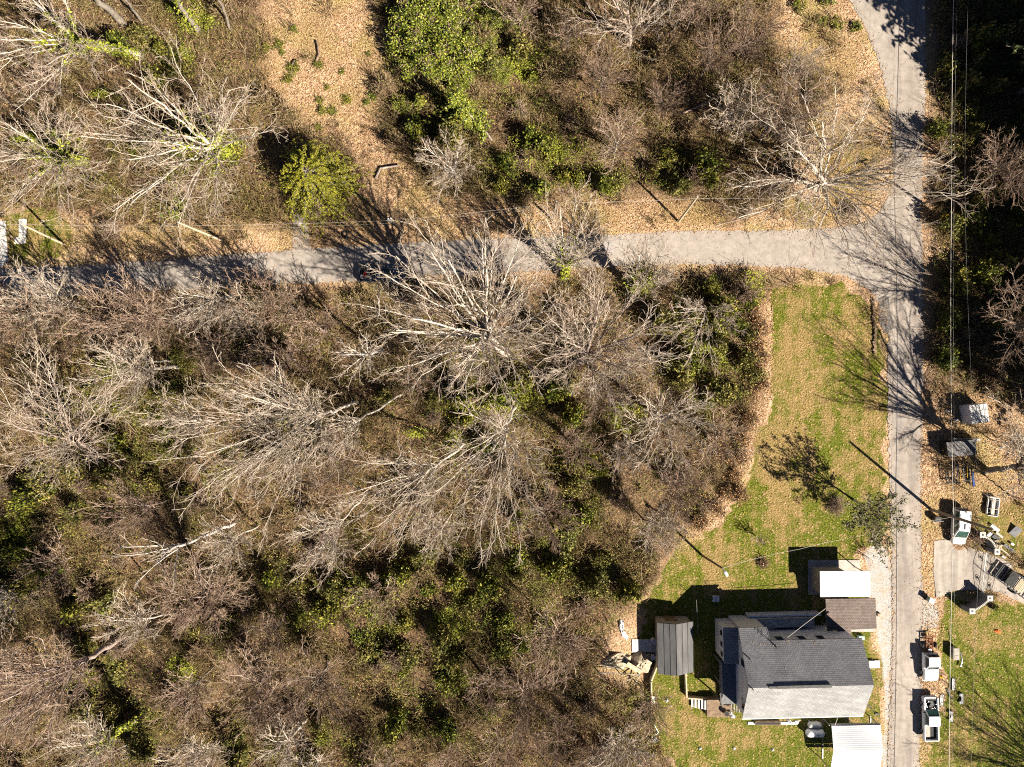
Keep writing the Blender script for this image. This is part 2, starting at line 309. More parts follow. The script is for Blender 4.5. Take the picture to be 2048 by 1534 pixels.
tan = ell((1590, 720, 36, 150, .55), (1690, 640, 50, 55, .6), (1650, 760, 36, 80, .35), (1560, 900, 40, 170, .9), (1610, 850, 12, 110, .9), (1740, 800, 20, 160, .5), (1700, 930, 40, 60, .4), (1430, 1080, 60, 50, .5), (1480, 1180, 40, 30, .4), (1500, 1470, 90, 30, .6), (1360, 1400, 30, 40, .4), (1960, 1250, 50, 50, .5), (2000, 1200, 60, 30, .5), (1900, 1500, 30, 50, .5), (1755, 1300, 14, 90, .8), (60, 470, 60, 50, .4), (1700, 330, 90, 130, .75), (1640, 420, 120, 40, .75), (1400, 425, 150, 40, .9), (1150, 430, 200, 40, .9), (800, 440, 150, 40, .9), (300, 470, 260, 50, .7), (600, 150, 120, 180, .8), (1950, 1000, 90, 80, .7), (1650, 100, 100, 110, .8))
col = np.stack([samp(blur(m_lawn, 1), wx, wy), samp(blur(m_grav, 1), PX, PY), samp(woods, PX, PY), samp(tan, wx, wy)], -1).reshape(-1, 4).astype(np.float32)
a = me.color_attributes.new('zones', 'FLOAT_COLOR', 'POINT'); a.data.foreach_set('color', col.ravel())
tag(link('ground', me), kind='structure')
co = coord(t, 'World'); va = t.nodes.new('ShaderNodeVertexColor'); va.layer_name = 'zones'
sep = t.nodes.new('ShaderNodeSeparateColor'); t.links.new(va.outputs[0], sep.inputs[0])
vor = tex(t, 'ShaderNodeTexVoronoi', 5.5, co); vs_ = t.nodes.new('ShaderNodeSeparateColor'); t.links.new(vor.outputs['Color'], vs_.inputs[0])
nl = tex(t, 'ShaderNodeTexNoise', .14, co, Detail=6, Roughness=.6); nf = tex(t, 'ShaderNodeTexNoise', 4.5, co, Detail=5, Roughness=.7); nm_ = tex(t, 'ShaderNodeTexNoise', .7, co, Detail=5, Roughness=.65)
lit = ramp(t, vs_.outputs[0], [(0, .12, .055, .028), (.25, .40, .235, .13), (.65, .56, .37, .225), (1, .74, .56, .40)])
lit = mixc(t, ramp(t, nm_.outputs[0], [(.46, 0, 0, 0), (.72, .75, .75, .75)]), lit, ramp(t, vs_.outputs[1], [(0, .10, .06, .03), (.5, .26, .16, .085), (1, .42, .27, .15)]))
wet = tex(t, 'ShaderNodeTexNoise', .33, co, Detail=7, Roughness=.7)
lit = mixc(t, ramp(t, wet.outputs[0], [(.5, 0, 0, 0), (.66, .8, .8, .8)]), lit, ramp(t, nf.outputs[0], [(.3, .06, .032, .016), (.7, .32, .19, .10)]))
lit = mixc(t, .4, lit, ramp(t, nf.outputs[0], [(.3, .10, .05, .025), (.5, .42, .27, .15), (.7, .66, .48, .32)]))
lit = mixc(t, ramp(t, nl.outputs[0], [(.48, 0, 0, 0), (.62, .55, .55, .55)]), lit, ramp(t, nf.outputs[0], [(.3, .12, .115, .02), (.7, .44, .37, .11)]))
soil = ramp(t, vs_.outputs[1], [(0, .025, .014, .008), (.5, .085, .05, .027), (1, .23, .14, .08)])  # brown woodland floor, its colour deepened to paint in shaded gaps between the brush
gra = ramp(t, nf.outputs[0], [(.25, .012, .020, .002), (.45, .062, .080, .004), (.6, .16, .165, .012), (.75, .34, .28, .06)])
dry = ramp(t, nf.outputs[0], [(.25, .08, .052, .014), (.5, .24, .165, .058), (.75, .46, .33, .16)])
gsum = math_(t, 'ADD', math_(t, 'ADD', math_(t, 'MULTIPLY', nl.outputs[0], .5), math_(t, 'MULTIPLY', nm_.outputs[0], .55)), math_(t, 'SUBTRACT', math_(t, 'MULTIPLY', va.outputs['Alpha'], .16), .03))
mpl = t.nodes.new('ShaderNodeMapping'); mpl.inputs['Scale'].default_value = (1.1, .09, 1); mpl.inputs['Rotation'].default_value = (0, 0, .12); t.links.new(co, mpl.inputs[0]); mow = tex(t, 'ShaderNodeTexNoise', 1, mpl.outputs[0], Detail=5, Roughness=.6)
gsum = math_(t, 'ADD', gsum, math_(t, 'MULTIPLY', math_(t, 'SUBTRACT', mow.outputs[0], .5), .35))
gra = mixc(t, ramp(t, gsum, [(.48, 0, 0, 0), (.62, 1, 1, 1)]), gra, dry)
gra = mixc(t, ramp(t, vs_.outputs[2], [(.95, 0, 0, 0), (.97, .8, .8, .8)]), gra, (.40, .26, .14))
vg = tex(t, 'ShaderNodeTexVoronoi', 15, co); vg_ = t.nodes.new('ShaderNodeSeparateColor'); t.links.new(vg.outputs['Color'], vg_.inputs[0])
grv = ramp(t, vg_.outputs[0], [(0, .26, .245, .23), (.5, .37, .355, .335), (1, .48, .465, .45)])
grv = mixc(t, ramp(t, nm_.outputs[0], [(.45, 0, 0, 0), (.7, .6, .6, .6)]), grv, lit)
def edge(v, lo=.35, hi=.65): return ramp(t, math_(t, 'ADD', v, math_(t, 'MULTIPLY', math_(t, 'SUBTRACT', nf.outputs[0], .5), 1.1)), [(lo, 0, 0, 0), (hi, 1, 1, 1)])
c = mixc(t, math_(t, 'MULTIPLY', sep.outputs[2], .85), lit, soil)
c = mixc(t, edge(sep.outputs[0]), c, gra); c = mixc(t, edge(sep.outputs[1]), c, grv)
t.links.new(c, b.inputs['Base Color']); bump(t, b, math_(t, 'MULTIPLY', math_(t, 'ADD', vor.outputs['Distance'], nf.outputs[0]), math_(t, 'SUBTRACT', 1, math_(t, 'MULTIPLY', sep.outputs[1], .85))), .12, .8)

# ------------------------------------------------------------------ paved sheets
def asphalt(name, cols, crack=(.08, .07, .065), streak=(.9, .06, 1)):
    m, t, b = newmat(name, .9); co = coord(t, 'World')
    n1 = tex(t, 'ShaderNodeTexNoise', .25, co, Detail=6, Roughness=.6); n2 = tex(t, 'ShaderNodeTexNoise', 7, co, Detail=4, Roughness=.7)
    wv = tex(t, 'ShaderNodeTexVoronoi', .22, mixc(t, 1.6, co, tex(t, 'ShaderNodeTexNoise', .5, co, Detail=6, Roughness=.7).outputs['Color'], 'ADD')); wv.feature = 'DISTANCE_TO_EDGE'
    n3 = tex(t, 'ShaderNodeTexNoise', 1.3, co, Detail=6, Roughness=.7)
    mp = t.nodes.new('ShaderNodeMapping'); mp.inputs['Scale'].default_value = streak; t.links.new(co, mp.inputs[0]); n4 = tex(t, 'ShaderNodeTexNoise', 1, mp.outputs[0], Detail=4)
    c = mixc(t, .5, ramp(t, n1.outputs[0], [(.3, *cols[0]), (.7, *cols[1])]), ramp(t, n2.outputs[0], [(.3, *cols[0]), (.7, *cols[1])]))
    c = mixc(t, 1, c, ramp(t, n3.outputs[0], [(.3, .72, .71, .70), (.6, 1, 1, 1), (.8, 1.12, 1.1, 1.06)]), 'MULTIPLY')
    sx = t.nodes.new('ShaderNodeSeparateXYZ'); t.links.new(co, sx.inputs[0]); lane = ramp(t, math_(t, 'MULTIPLY_ADD', sx.outputs[0], .25, -12.2), [(0, 0, 0, 0), (1, 1, 1, 1)])
    c = mixc(t, lane, c, mixc(t, 1, c, ramp(t, n4.outputs[0], [(.36, .72, .71, .71), (.64, 1.08, 1.07, 1.06)]), 'MULTIPLY'))
    cr = math_(t, 'MULTIPLY', ramp(t, wv.outputs['Distance'], [(.003, 1, 1, 1), (.010, 0, 0, 0)]), ramp(t, n1.outputs[0], [(.5, 0, 0, 0), (.6, .6, .6, .6)]))
    c = mixc(t, cr, c, crack); t.links.new(c, b.inputs['Base Color']); bump(t, b, n2.outputs[0], .02, .4); return m
M['asphalt'] = asphalt('asphalt', [(.265, .23, .20), (.42, .37, .33)])
M['driveway'] = asphalt('driveway_concrete', [(.34, .30, .265), (.46, .41, .36)], (.2, .18, .16))
from mathutils.geometry import tessellate_polygon
def sheet(name, poly, z, m, jag=2.0, step=5, seed=3):
    r = random.Random(seed); pts = []
    for i, (x1, y1) in enumerate(poly):
        x2, y2 = poly[(i + 1) % len(poly)]; n = max(1, int(math.hypot(x2 - x1, y2 - y1) / step))
        for k in range(n):
            px, py = x1 + (x2 - x1) * k / n, y1 + (y2 - y1) * k / n
            pts.append((px + r.uniform(-jag, jag), py + r.uniform(-jag, jag)))
    vs = [W(px, py) + Vector((0, 0, z)) for px, py in pts]
    me = bpy.data.meshes.new(name); me.from_pydata(vs, [], [tuple(q) for q in tessellate_polygon([vs])])
    bm = bmesh.new(); bm.from_mesh(me)
    for q in bm.faces:
        if q.normal.z < 0: q.normal_flip()
    bm.to_mesh(me); bm.free(); me.materials.append(m); return tag(link(name, me), kind='structure')
sheet('road', road_main, .05, M['asphalt'], 2.6, 4)
M['patch'] = asphalt('patch_asphalt_worn', [(.27, .24, .22), (.42, .38, .355)])
sheet('road_patch', [(1180, 480), (1245, 477), (1250, 502), (1185, 506)], .055, M['patch'], 1)
sheet('road_patch', [(1790, 690), (1806, 688), (1808, 860), (1791, 862)], .055, M['patch'], 1.2)
sheet('road_patch', [(250, 545), (330, 538), (334, 556), (252, 562)], .055, M['patch'], 1)
sheet('driveway', drive, .045, M['driveway'], .5)
sheet('path', [(587, 428), (612, 428), (622, 500), (584, 503)], .048, M['asphalt'], 1)
sheet('pavement', [(38, 438), (54, 438), (52, 487), (29, 487), (30, 476), (38, 474)], .052, M['concrete_white'], .4)
sheet('driveway_slab', [(-420, 438), (12, 442), (16, 520), (2, 536), (-420, 560)], .056, M['concrete_white'], .6)
sheet('road_patch', [(1757, 596), (1774, 590), (1781, 628), (1788, 655), (1768, 668), (1757, 640)], .056, nmat('patch_asphalt', [(.10, .09, .085), (.2, .18, .17)], 3, .95), 1.5)
# ------------------------------------------------------------------ vegetation builders
def nrm(a): return a / np.maximum(np.linalg.norm(a, axis=-1, keepdims=True), 1e-9)
def tubes(P, R, sides):
    N, K, _ = P.shape
    T = nrm(np.gradient(P, axis=1)); ref = np.where(np.abs(T[..., 2:]) < .9, np.array([0, 0, 1.]), np.array([1., 0, 0]))
    U = nrm(np.cross(T, ref)); Vv = np.cross(T, U); q = np.arange(sides) * 2 * math.pi / sides
    ring = P[:, :, None] + R[:, :, None, None] * (U[:, :, None] * np.cos(q)[:, None] + Vv[:, :, None] * np.sin(q)[:, None])
    i = np.arange(N * K * sides).reshape(N, K, sides); j = np.roll(i, -1, 2)
    return ring.reshape(-1, 3), np.stack([i[:, :-1], j[:, :-1], j[:, 1:], i[:, 1:]], -1).reshape(-1, 4), np.repeat(np.arange(N), (K - 1) * sides)
def at(P, R, par, t):
    K = P.shape[1]; x = t * (K - 1); i = np.clip(x.astype(int), 0, K - 2); f = (x - i)[:, None]
    a, b = P[par, i], P[par, i + 1]
    return a + (b - a) * f, nrm(b - a), R[par, i] * (1 - f[:, 0]) + R[par, i + 1] * f[:, 0]
def branch(rg, P, R, n, t0, t1, ang, lf, K, wig=.12, up=.05, rf=.6, rmin=.012, droop=0):
    N = len(P); par = np.repeat(np.arange(N), n); M_ = len(par); L = np.linalg.norm(np.diff(P, axis=1), axis=2).sum(1)
    t = t0 + (t1 - t0) * (np.tile(np.arange(n), N) + rg.random(M_)) / n
    p, T, r = at(P, R, par, t); a = np.radians(rg.uniform(ang[0], ang[1], M_)); ph = np.tile(np.arange(n) * 2.4, N) + np.repeat(rg.random(N) * 6.28, n) + rg.normal(0, .4, M_)
    ref = np.where(np.abs(T[:, 2:]) < .9, np.array([0, 0, 1.]), np.array([1., 0, 0])); U = nrm(np.cross(T, ref)); Vv = np.cross(T, U)
    d = nrm(np.cos(a)[:, None] * T + np.sin(a)[:, None] * (np.cos(ph)[:, None] * U + np.sin(ph)[:, None] * Vv))
    ln = L[par] * lf * (1.05 - .55 * t) * rg.uniform(.6, 1.35, M_)
    out = np.empty((M_, K, 3)); out[:, 0] = p
    for k in range(1, K):
        d = nrm(d + rg.normal(0, wig, (M_, 3)) + np.array([0, 0, up])); out[:, k] = out[:, k - 1] + d * (ln / (K - 1))[:, None]
    r0 = np.clip(r * rf, rmin, None); return out, np.maximum(r0[:, None] * np.linspace(1, .35, K), rmin * .6)
def join(parts):
    V, Q, A = [], [], []; n = 0
    for v, q, a in parts: V.append(v); Q.append(q + n); A.append(a); n += len(v)
    return np.concatenate(V), np.concatenate(Q), np.concatenate(A)
def leaves(rg, cen, size, flat=.5, out=None):
    N = len(cen); nn = rg.normal(0, 1, (N, 3)); nn[:, 2] = np.abs(nn[:, 2]) + flat; nn = nrm(nn) if out is None else nrm(nn + out)
    a = rg.normal(0, 1, (N, 3)); u = nrm(np.cross(nn, a)); v = np.cross(nn, u); s = size * rg.uniform(.6, 1.4, N)[:, None]
    V = np.stack([cen - u * s, cen + v * s * .5 + nn * s * .15, cen + u * s, cen - v * s * .5 + nn * s * .15], 1).reshape(-1, 3)
    return V, np.arange(N * 4).reshape(-1, 4), rg.random(N)

def bare_tree(name, label, cat, base, crown, R, h, fork=.4, nl=10, bark='bark_pale', twig='twig_pale', ivy=0, seed=1, n=(9, 5, 4), r0=None, group=None, spread=1.0, wig=.1, crook=.55):
    "trunk and limbs in one mesh, finer branches in another; crown = horizontal centre of the crown relative to the base"
    nl = int(nl * (1.5 if fork >= .28 and nl > 6 else 1.0)); rg = np.random.default_rng(seed); fh = h * fork; r0 = r0 or .016 * h + .03
    root = thing(name, label, cat, base, 0, group); cx, cy = crown
    t = np.linspace(0, 1, 10)[:, None]; top = np.array([cx, cy, h]); ff = fork
    tr = np.zeros((1, 10, 3)); tr[0] = t * np.array([cx * ff * 1.05, cy * ff * 1.05, fh]); tr[0, 1:-1] += rg.normal(0, .005 * h, (8, 3)) * np.array([1, 1, .2]); tr[0, 0, 2] = -.4
    trr = np.linspace(1.0, .5, 10)[None] * r0; trr[:, 0] *= 1.35
    K = 11; lim = np.zeros((nl, K, 3)); limr = np.zeros((nl, K)); az0 = rg.random() * 6.28
    for i in range(nl):
        ph = az0 + i * 2.39996 + rg.normal(0, .25); rho = R * (.35 + .65 * math.sqrt((i + .6) / nl)) * rg.uniform(.85, 1.1); f = rho / R
        end = np.array([cx + rho * math.cos(ph), cy + rho * math.sin(ph), fh + (h - fh) * max(.3, (1.02 - .45 * f * f)) * rg.uniform(.85, 1.05)])
        t0 = rg.uniform(.72, 1.0) if i else 1.0; st = at(tr, trr, np.array([0]), np.array([t0]))[0][0]
        mid = st + (end - st) * .45; mid[2] += (h - fh) * rg.uniform(-.02, .16) * spread; mid[:2] -= (end - st)[:2] * .08
        q = np.linspace(0, 1, K)[:, None]; p = (1 - q) ** 2 * st + 2 * q * (1 - q) * mid + q * q * end
        nz = rg.normal(0, wig * R * .22, (K, 3)); nz = np.cumsum(nz, 0) * .45; nz -= q * nz[-1] * .5; nz[0] = 0; lim[i] = p + nz
        limr[i] = (.13 + .36 * np.linspace(1, 0, K) ** 1.4) * r0 * (rg.uniform(.8, 1.0) if i < max(4, nl // 4) else rg.uniform(.4, .7))
    b2, r2 = branch(rg, lim, limr, n[0], .22, 1.0, (16, 20 + 32 * crook), .44, 7, .05 + .1 * crook, .03, .6, .036)
    b3, r3 = branch(rg, b2, r2, n[1], .2, 1.0, (18, 26 + 32 * crook), .45, 5, .06 + .14 * crook, .02, .6, .024)
    par = [tubes(tr, trr, 9), tubes(lim, limr, 7)]; V, Q, A = join(par)
    link('trunk', np_mesh('trunk', V, Q, M[bark], None, True), root)
    cr = [tubes(b2, r2, 5), tubes(b3, r3, 4)]
    if n[2]:
        b4, r4 = branch(rg, b3, r3, n[2], .15, 1.0, (18, 30 + 32 * crook), .5, 4, .08 + .16 * crook, .0, .6, .016); cr.append(tubes(b4, r4, 3))
    rr = [rg.random(int(x[2].max()) + 1)[x[2]] for x in cr]; V, Q, A = join([(x[0], x[1], y) for x, y in zip(cr, rr)])
    link('crown', np_mesh('crown', V, Q, M[twig], A), root)
    if ivy:
        m = int(2800 * ivy); tt = rg.random(m) ** .8; pi = np.zeros(m, int); p, T, rr_ = at(tr, trr, pi, tt)
        k = rg.integers(0, nl, m); p2, T2, r2_ = at(lim, limr, k, rg.random(m) ** 1.5 * .55); sel = rg.random(m) < .45; p = np.where(sel[:, None], p, p2); rr_ = np.where(sel, rr_, r2_)
        off = nrm(rg.normal(0, 1, (m, 3))) * (rr_ * 1.2 + .14)[:, None] * rg.uniform(.7, 1.5, (m, 1)); off[:, 2] *= .5
        V, Q, A = leaves(rg, p + off, .18); link('ivy', np_mesh('ivy', V, Q, M['leaf_moss'], A), root)
    return root
def px_tree(name, label, base, crown, Rpx, h, **kw):
    zc = .8 * h; b = W(*base); c = W(crown[0], crown[1], zc); kw.setdefault('seed', int(base[0] * 7 + base[1]))
    b.z = float(ground_z(base[0], base[1])) - .1
    return bare_tree(name, label, 'tree', b, ((c.x - b.x) / .85, (c.y - b.y) / .85), Rpx / S * (H - zc) / H, h, **kw)

def shrub(name, label, cat, loc, R, h, kind, seed, nleaf=900, size=.15, nstem=26, stem='twig_brown', clumps=26, group=None, cs=.2):
    rg = np.random.default_rng(seed); root = thing(name, label, cat, loc, 0, group)
    u = rg.random(nstem) * 6.28; e = np.sqrt(rg.random(nstem)); K = 6; q = np.linspace(0, 1, K)[None, :, None]
    end = np.stack([R * .9 * e * np.cos(u), R * .9 * e * np.sin(u), h * (1 - .45 * e * e) * rg.uniform(.75, 1.05, nstem)], -1)
    P = end[:, None] * np.concatenate([q ** 1.25, q ** 1.25, q ** .8], 2) + np.cumsum(rg.normal(0, .03 * R, (nstem, K, 3)), 1) * q
    P[:, 0, 2] = -.15; rad = np.tile(np.linspace(.035, .014, K), (nstem, 1)) * (h / 2.2) ** .5
    b2, r2 = branch(rg, P, rad, 6, .25, 1, (20, 65), .4, 4, .2, .03, .7, .013); b3, r3 = branch(rg, b2, r2, 4, .2, 1, (20, 65), .5, 3, .2, 0, .7, .011)
    cr = [tubes(P, rad, 4), tubes(b2, r2, 3), tubes(b3, r3, 3)]; rr = [rg.random(int(x[2].max()) + 1)[x[2]] for x in cr]
    V, Q, A = join([(x[0], x[1], y) for x, y in zip(cr, rr)]); link('stems', np_mesh('stems', V, Q, M[stem], A), root)
    if nleaf:
        c = b2[rg.integers(0, len(b2), clumps), -1]; k = rg.integers(0, clumps, nleaf); p = c[k] + rg.normal(0, 1, (nleaf, 3)) * np.array([cs, cs, cs * .65]) * R
        m = nleaf // 3; i = rg.integers(0, len(b3), m); p[:m] = b3[i, -1] + rg.normal(0, .06, (m, 3)); p[:, 2] = np.clip(p[:, 2], .05, None)
        V, Q, A = leaves(rg, p, size); link('foliage', np_mesh('foliage', V, Q, M[kind], A), root)
    return root
def gpos(px, py, dz=0):
    v = W(px, py); v.z = float(ground_z(px, py)) + dz; return v

# ------------------------------------------------------------------ the bare trees one can tell apart
T = px_tree
T('bare_tree', 'huge pale spreading bare tree with green mossy trunk left of the round evergreen', (470, 308), (345, 262), 205, 20, fork=.3, nl=13, ivy=.9, n=(10, 6, 3), wig=.13, crook=1.0, r0=.5)
T('bare_tree', 'pale bare tree with yellow mossy limbs reaching over the left edge', (168, 322), (50, 300), 125, 19, fork=.35, nl=10, ivy=1.2)
T('bare_tree', 'leaning bare tree with bright mossy trunk in the upper left corner', (285, 110), (95, 70), 135, 22, fork=.62, nl=9, ivy=1.0, n=(8, 6, 4))
T('bare_tree', 'thick grey trunk leaning out through the top edge near the upper left corner', (245, 48), (110, -80), 110, 23, fork=.7, nl=7, bark='bark_grey', n=(7, 4, 3), r0=.48)
T('bare_tree', 'dark bare trunk with mossy foot at the top edge left of the tan clearing', (397, 62), (300, -80), 90, 22, fork=.7, nl=7, bark='bark_grey', ivy=.35, n=(7, 4, 3))
T('bare_tree', 'thin grey trunk at the top edge right of the thick leaning trunk', (288, 48), (200, -70), 60, 18, fork=.7, nl=6, bark='bark_grey', n=(6, 4, 3), r0=.2)
T('bare_tree', 'slim bare tree at the top edge beside the tan clearing', (462, 60), (420, -60), 70, 17, fork=.65, nl=6, bark='bark_grey', n=(6, 4, 3), r0=.2)
T('bare_tree', 'great pale spreading bare tree on the corner of the two roads', (1628, 374), (1712, 345), 235, 17, fork=.2, nl=24, n=(11, 6, 3), wig=.12, r0=.5, crook=.9)
T('bare_tree', 'many stemmed pale bare tree on the south edge of the cross road with mossy foot', (1130, 558), (1134, 470), 95, 17, fork=.3, nl=13, ivy=.5, n=(7, 5, 4))
T('bare_tree', 'tallest pale bare tree fanning out in the middle of the woods', (1012, 708), (940, 635), 190, 26, fork=.5, nl=20, n=(9, 6, 4), wig=.09, r0=.56)
T('bare_tree', 'round brownish bare tree just right of the tallest tree', (1155, 724), (1195, 688), 150, 24, fork=.48, nl=16, n=(9, 6, 3), bark='bark_pink', r0=.48)
T('bare_tree', 'pale bare tree at the thicket edge left of the dark leaf heaps', (1300, 818), (1345, 850), 95, 20, fork=.5, nl=10)
T('bare_tree', 'bare tree with long limbs drooping south below the tallest tree', (1035, 800), (985, 930), 150, 22, fork=.45, nl=14, r0=.27, n=(8, 6, 3))
T('bare_tree', 'wide pale fan shaped bare tree in the left middle of the woods', (715, 805), (525, 865), 165, 23, fork=.42, nl=20, r0=.27, bark='bark_pale', twig='twig_pale', n=(9, 6, 3))
T('bare_tree', 'slim leaning bare tree with small starry crown right of the wide pale fan tree', (805, 788), (690, 858), 60, 18, fork=.8, nl=11, r0=.15, n=(7, 4, 3))
T('bare_tree', 'white limbed bare tree leaning left below the starry crown', (935, 885), (795, 985), 110, 20, fork=.5, nl=13, r0=.22, n=(8, 5, 3))
T('bare_tree', 'pale bare tree with combed limbs next to the white limbed tree', (735, 985), (648, 1075), 75, 19, fork=.6, nl=11, r0=.18, n=(8, 5, 3))
T('bare_tree', 'pale bare tree with trunk lying level in view south of the left road', (358, 733), (232, 745), 88, 15, fork=.5, nl=13, n=(9, 5, 4))
T('bare_tree', 'slender second trunk beside the level lying pale tree', (352, 722), (260, 722), 60, 13, fork=.6, nl=8, n=(7, 5, 3), r0=.16)
T('bare_tree', 'big grey bare tree with tangled limbs at the left edge', (178, 895), (88, 850), 150, 20, fork=.3, nl=13, bark='bark_pink', twig='twig_pale', n=(9, 6, 3))
T('dead_tree', 'dead white tree with few thick limbs in the lower left woods', (468, 1046), (310, 1112), 70, 22, fork=.7, nl=6, bark='bark_white', twig='twig_pale', n=(5, 3, 0), wig=.2, r0=.24)
T('bare_tree', 'small pale crowned bare tree beside the dead white tree', (515, 1050), (450, 1088), 55, 18, fork=.7, nl=10, r0=.15, n=(7, 5, 3))
T('bare_tree', 'pinkish bushy bare tree below the dead white tree', (430, 1180), (388, 1200), 92, 17, fork=.4, nl=15, bark='bark_pink', twig='twig_pink', n=(9, 6, 4))
T('bare_tree', 'pale starry bare tree left of the pinkish bushy tree', (350, 1225), (255, 1245), 65, 18, fork=.7, nl=11, r0=.16, n=(7, 5, 3))
T('bare_tree', 'leaning bare tree with limbs combed to the lower left edge', (255, 1268), (55, 1390), 115, 24, fork=.5, nl=15, n=(9, 6, 3), bark='bark_pink', twig='twig_pink')
T('bare_tree', 'leaning bare tree with mossy trunk near the bottom left corner', (290, 1432), (170, 1500), 75, 18, fork=.55, nl=10, ivy=.5)
T('bare_tree', 'low pinkish bare tree in the lower woods right of the yellow green shrub', (535, 1345), (500, 1385), 90, 15, fork=.35, nl=13, bark='bark_pink', twig='twig_pink')
T('bare_tree', 'brown bare tree in the lower woods beside the low pinkish tree', (660, 1320), (622, 1385), 80, 15, fork=.45, nl=11, bark='bark_grey', twig='twig_brown')
T('bare_tree', 'bare tree with short pale limbs at the bottom edge', (610, 1440), (562, 1498), 62, 16, fork=.6, nl=8, n=(7, 5, 3))
T('bare_tree', 'dense brown bare tree in the thicket left of the grey shed', (1045, 1370), (1062, 1415), 105, 12, fork=.2, nl=15, bark='bark_pink', twig='twig_brown')
T('bare_tree', 'small bare tree with bent limb in the dark gap of the lower thicket', (965, 1345), (980, 1380), 60, 11, fork=.4, nl=8, bark='bark_pink', twig='twig_brown', n=(7, 5, 3))
T('bare_tree', 'white crowned bare tree at the south edge of the left road', (480, 588), (402, 606), 64, 15, fork=.55, nl=12, bark='bark_white', n=(8, 5, 4))
T('bare_tree', 'pinkish bare tree leaning left beside the left road', (362, 640), (255, 622), 78, 16, fork=.5, nl=11, bark='bark_pink', twig='twig_pink')
T('bare_tree', 'small white bare tree between the parked truck and the tallest tree', (765, 700), (718, 714), 54, 15, fork=.6, nl=8, bark='bark_white', n=(7, 4, 3))
T('bare_tree', 'slight bare sapling overhanging the dark parked truck', (757, 640), (757, 555), 38, 10, fork=.5, nl=5, n=(6, 4, 3), r0=.12)
T('bare_tree', 'pale bare tree wrapped in green vine at the roadside', (1264, 582), (1300, 532), 66, 12, fork=.35, nl=11, bark='bark_white', ivy=1.4)
T('bare_tree', 'bushy pale bare tree in the green thicket near the lawn corner', (1408, 612), (1418, 645), 78, 9, fork=.2, nl=12, bark='bark_white', n=(8, 5, 4))
T('bare_tree', 'small pale bare tree north of the cross road', (915, 352), (892, 322), 64, 11, fork=.35, nl=10, bark='bark_white')
T('bare_tree', 'small pinkish bare tree in the shaded north thicket', (1228, 305), (1240, 272), 64, 11, fork=.35, nl=10, twig='twig_pink')
T('bare_tree', 'bare tree with thick curved limbs at the top edge', (1258, 90), (1272, 0), 120, 15, fork=.25, nl=11, bark='bark_pink', wig=.16, r0=.4)
T('bare_tree', 'dim grey bare tree in the shaded woods at the right edge', (1965, 350), (2025, 330), 75, 14, fork=.35, nl=10, bark='bark_grey', twig='twig_brown')
T('bare_tree', 'large leaning bare tree behind the grey box shed by the right edge', (1972, 942), (2132, 915), 150, 19, fork=.4, nl=14, bark='bark_grey', r0=.42, wig=.14)
T('bare_tree', 'bare tree with long trunk in the dark right woods', (2000, 660), (2090, 640), 110, 17, fork=.4, nl=11, bark='bark_grey', twig='twig_brown')
T('fruit_tree', 'tiny leafless tree on the lawn above the street lamp', (1528, 1085), (1524, 1082), 16, 3, fork=.35, nl=7, n=(4, 3, 0), r0=.06, bark='bark_grey', twig='twig_brown')

T('bare_tree', 'large bare tree just outside the bottom right corner shading the lawn', (2235, 1640), (2370, 1760), 150, 18, fork=.3, nl=16, bark='bark_grey')
def region(px, py):
    if px > 1840: return 'in the dark woods along the right edge'
    if py < 490: return 'in the woods above the left road' if px < 760 else 'in the shaded thicket above the cross road'
    if py < 900: return 'in the woods just below the left road' if px < 800 else 'in the middle thicket beside the lawn'
    return 'in the lower left woods' if px < 700 else 'in the lower thicket left of the grey shed'
def place(o, px, py, look, kinds):
    o['label'] = look + ' ' + region(px, py); o['group'] = kinds + ' ' + region(px, py)
# background trees of the woods: a few kinds, copied
FILL = [(210, 655), (330, 655), (520, 645), (560, 605), (85, 640), (150, 640), (390, 650), (60, 1185), (35, 965), (600, 620), (655, 665), (565, 1240), (455, 1465), (345, 1512), (785, 1500), (905, 1490), (1180, 1490), (1235, 1450), (25, 645), (115, 655), (150, 1110), (850, 612), (1235, 905), (1145, 890), (1090, 1225),
        (780, 1165), (1470, 120), (1560, 165), (1400, 155), (1345, 60), (1135, 95), (1320, 225), (1440, 255), (1515, 280), (55, 225), (125, 190), (35, 130), (650, 1500), (130, 1345), (1280, 1370), (1420, 880), (1340, 960),
        (1290, 1040), (1190, 790), (850, 760), (590, 720), (455, 700), (430, 840), (340, 1000), (90, 1270), (1040, 60), (1200, 190), (180, 620), (60, 600), (290, 650), (1370, 60), (700, 930), (880, 1040), (1080, 1000), (430, 1330), (1000, 1460), (1110, 1440), (1980, 880), (2020, 990)]
protos = []
for k, (tw, bk, nm, ds) in enumerate([('twig_pink', 'bark_pink', 'pinkish', ''), ('twig_brown', 'bark_grey', 'brown', ''), ('twig_pale', 'bark_pale', 'pale', ''), ('twig_brown', 'bark_pink', 'brown', ''), ('twig_pink', 'bark_grey', 'mauve', '')]):
    protos.append((bare_tree('sapling', 'thin %s leafless young tree standing among the undergrowth of the woods' % nm, 'tree', (0, 0, 0), (.5, .3), 3.4, 9 + k, fork=.25 + .05 * k, nl=10, bark=bk, twig=tw, n=(8, 5, 4), seed=90 + k, r0=.11, group='%s saplings in the woods' % nm), nm))
rr = random.Random(5)
for i, (px, py) in enumerate(FILL):
    pr, nm = protos[i % 5]; o = pr if i < 5 else copy_thing(pr, (0, 0, 0), 0); place(o, px, py, 'thin %s leafless young tree' % nm, nm + ' saplings')
    o.location = gpos(px, py, -.1); o.rotation_euler.z = rr.uniform(0, 6.28); k = rr.uniform(.75, 1.25); o.scale = (k, k, k * rr.uniform(.8, 1.1))

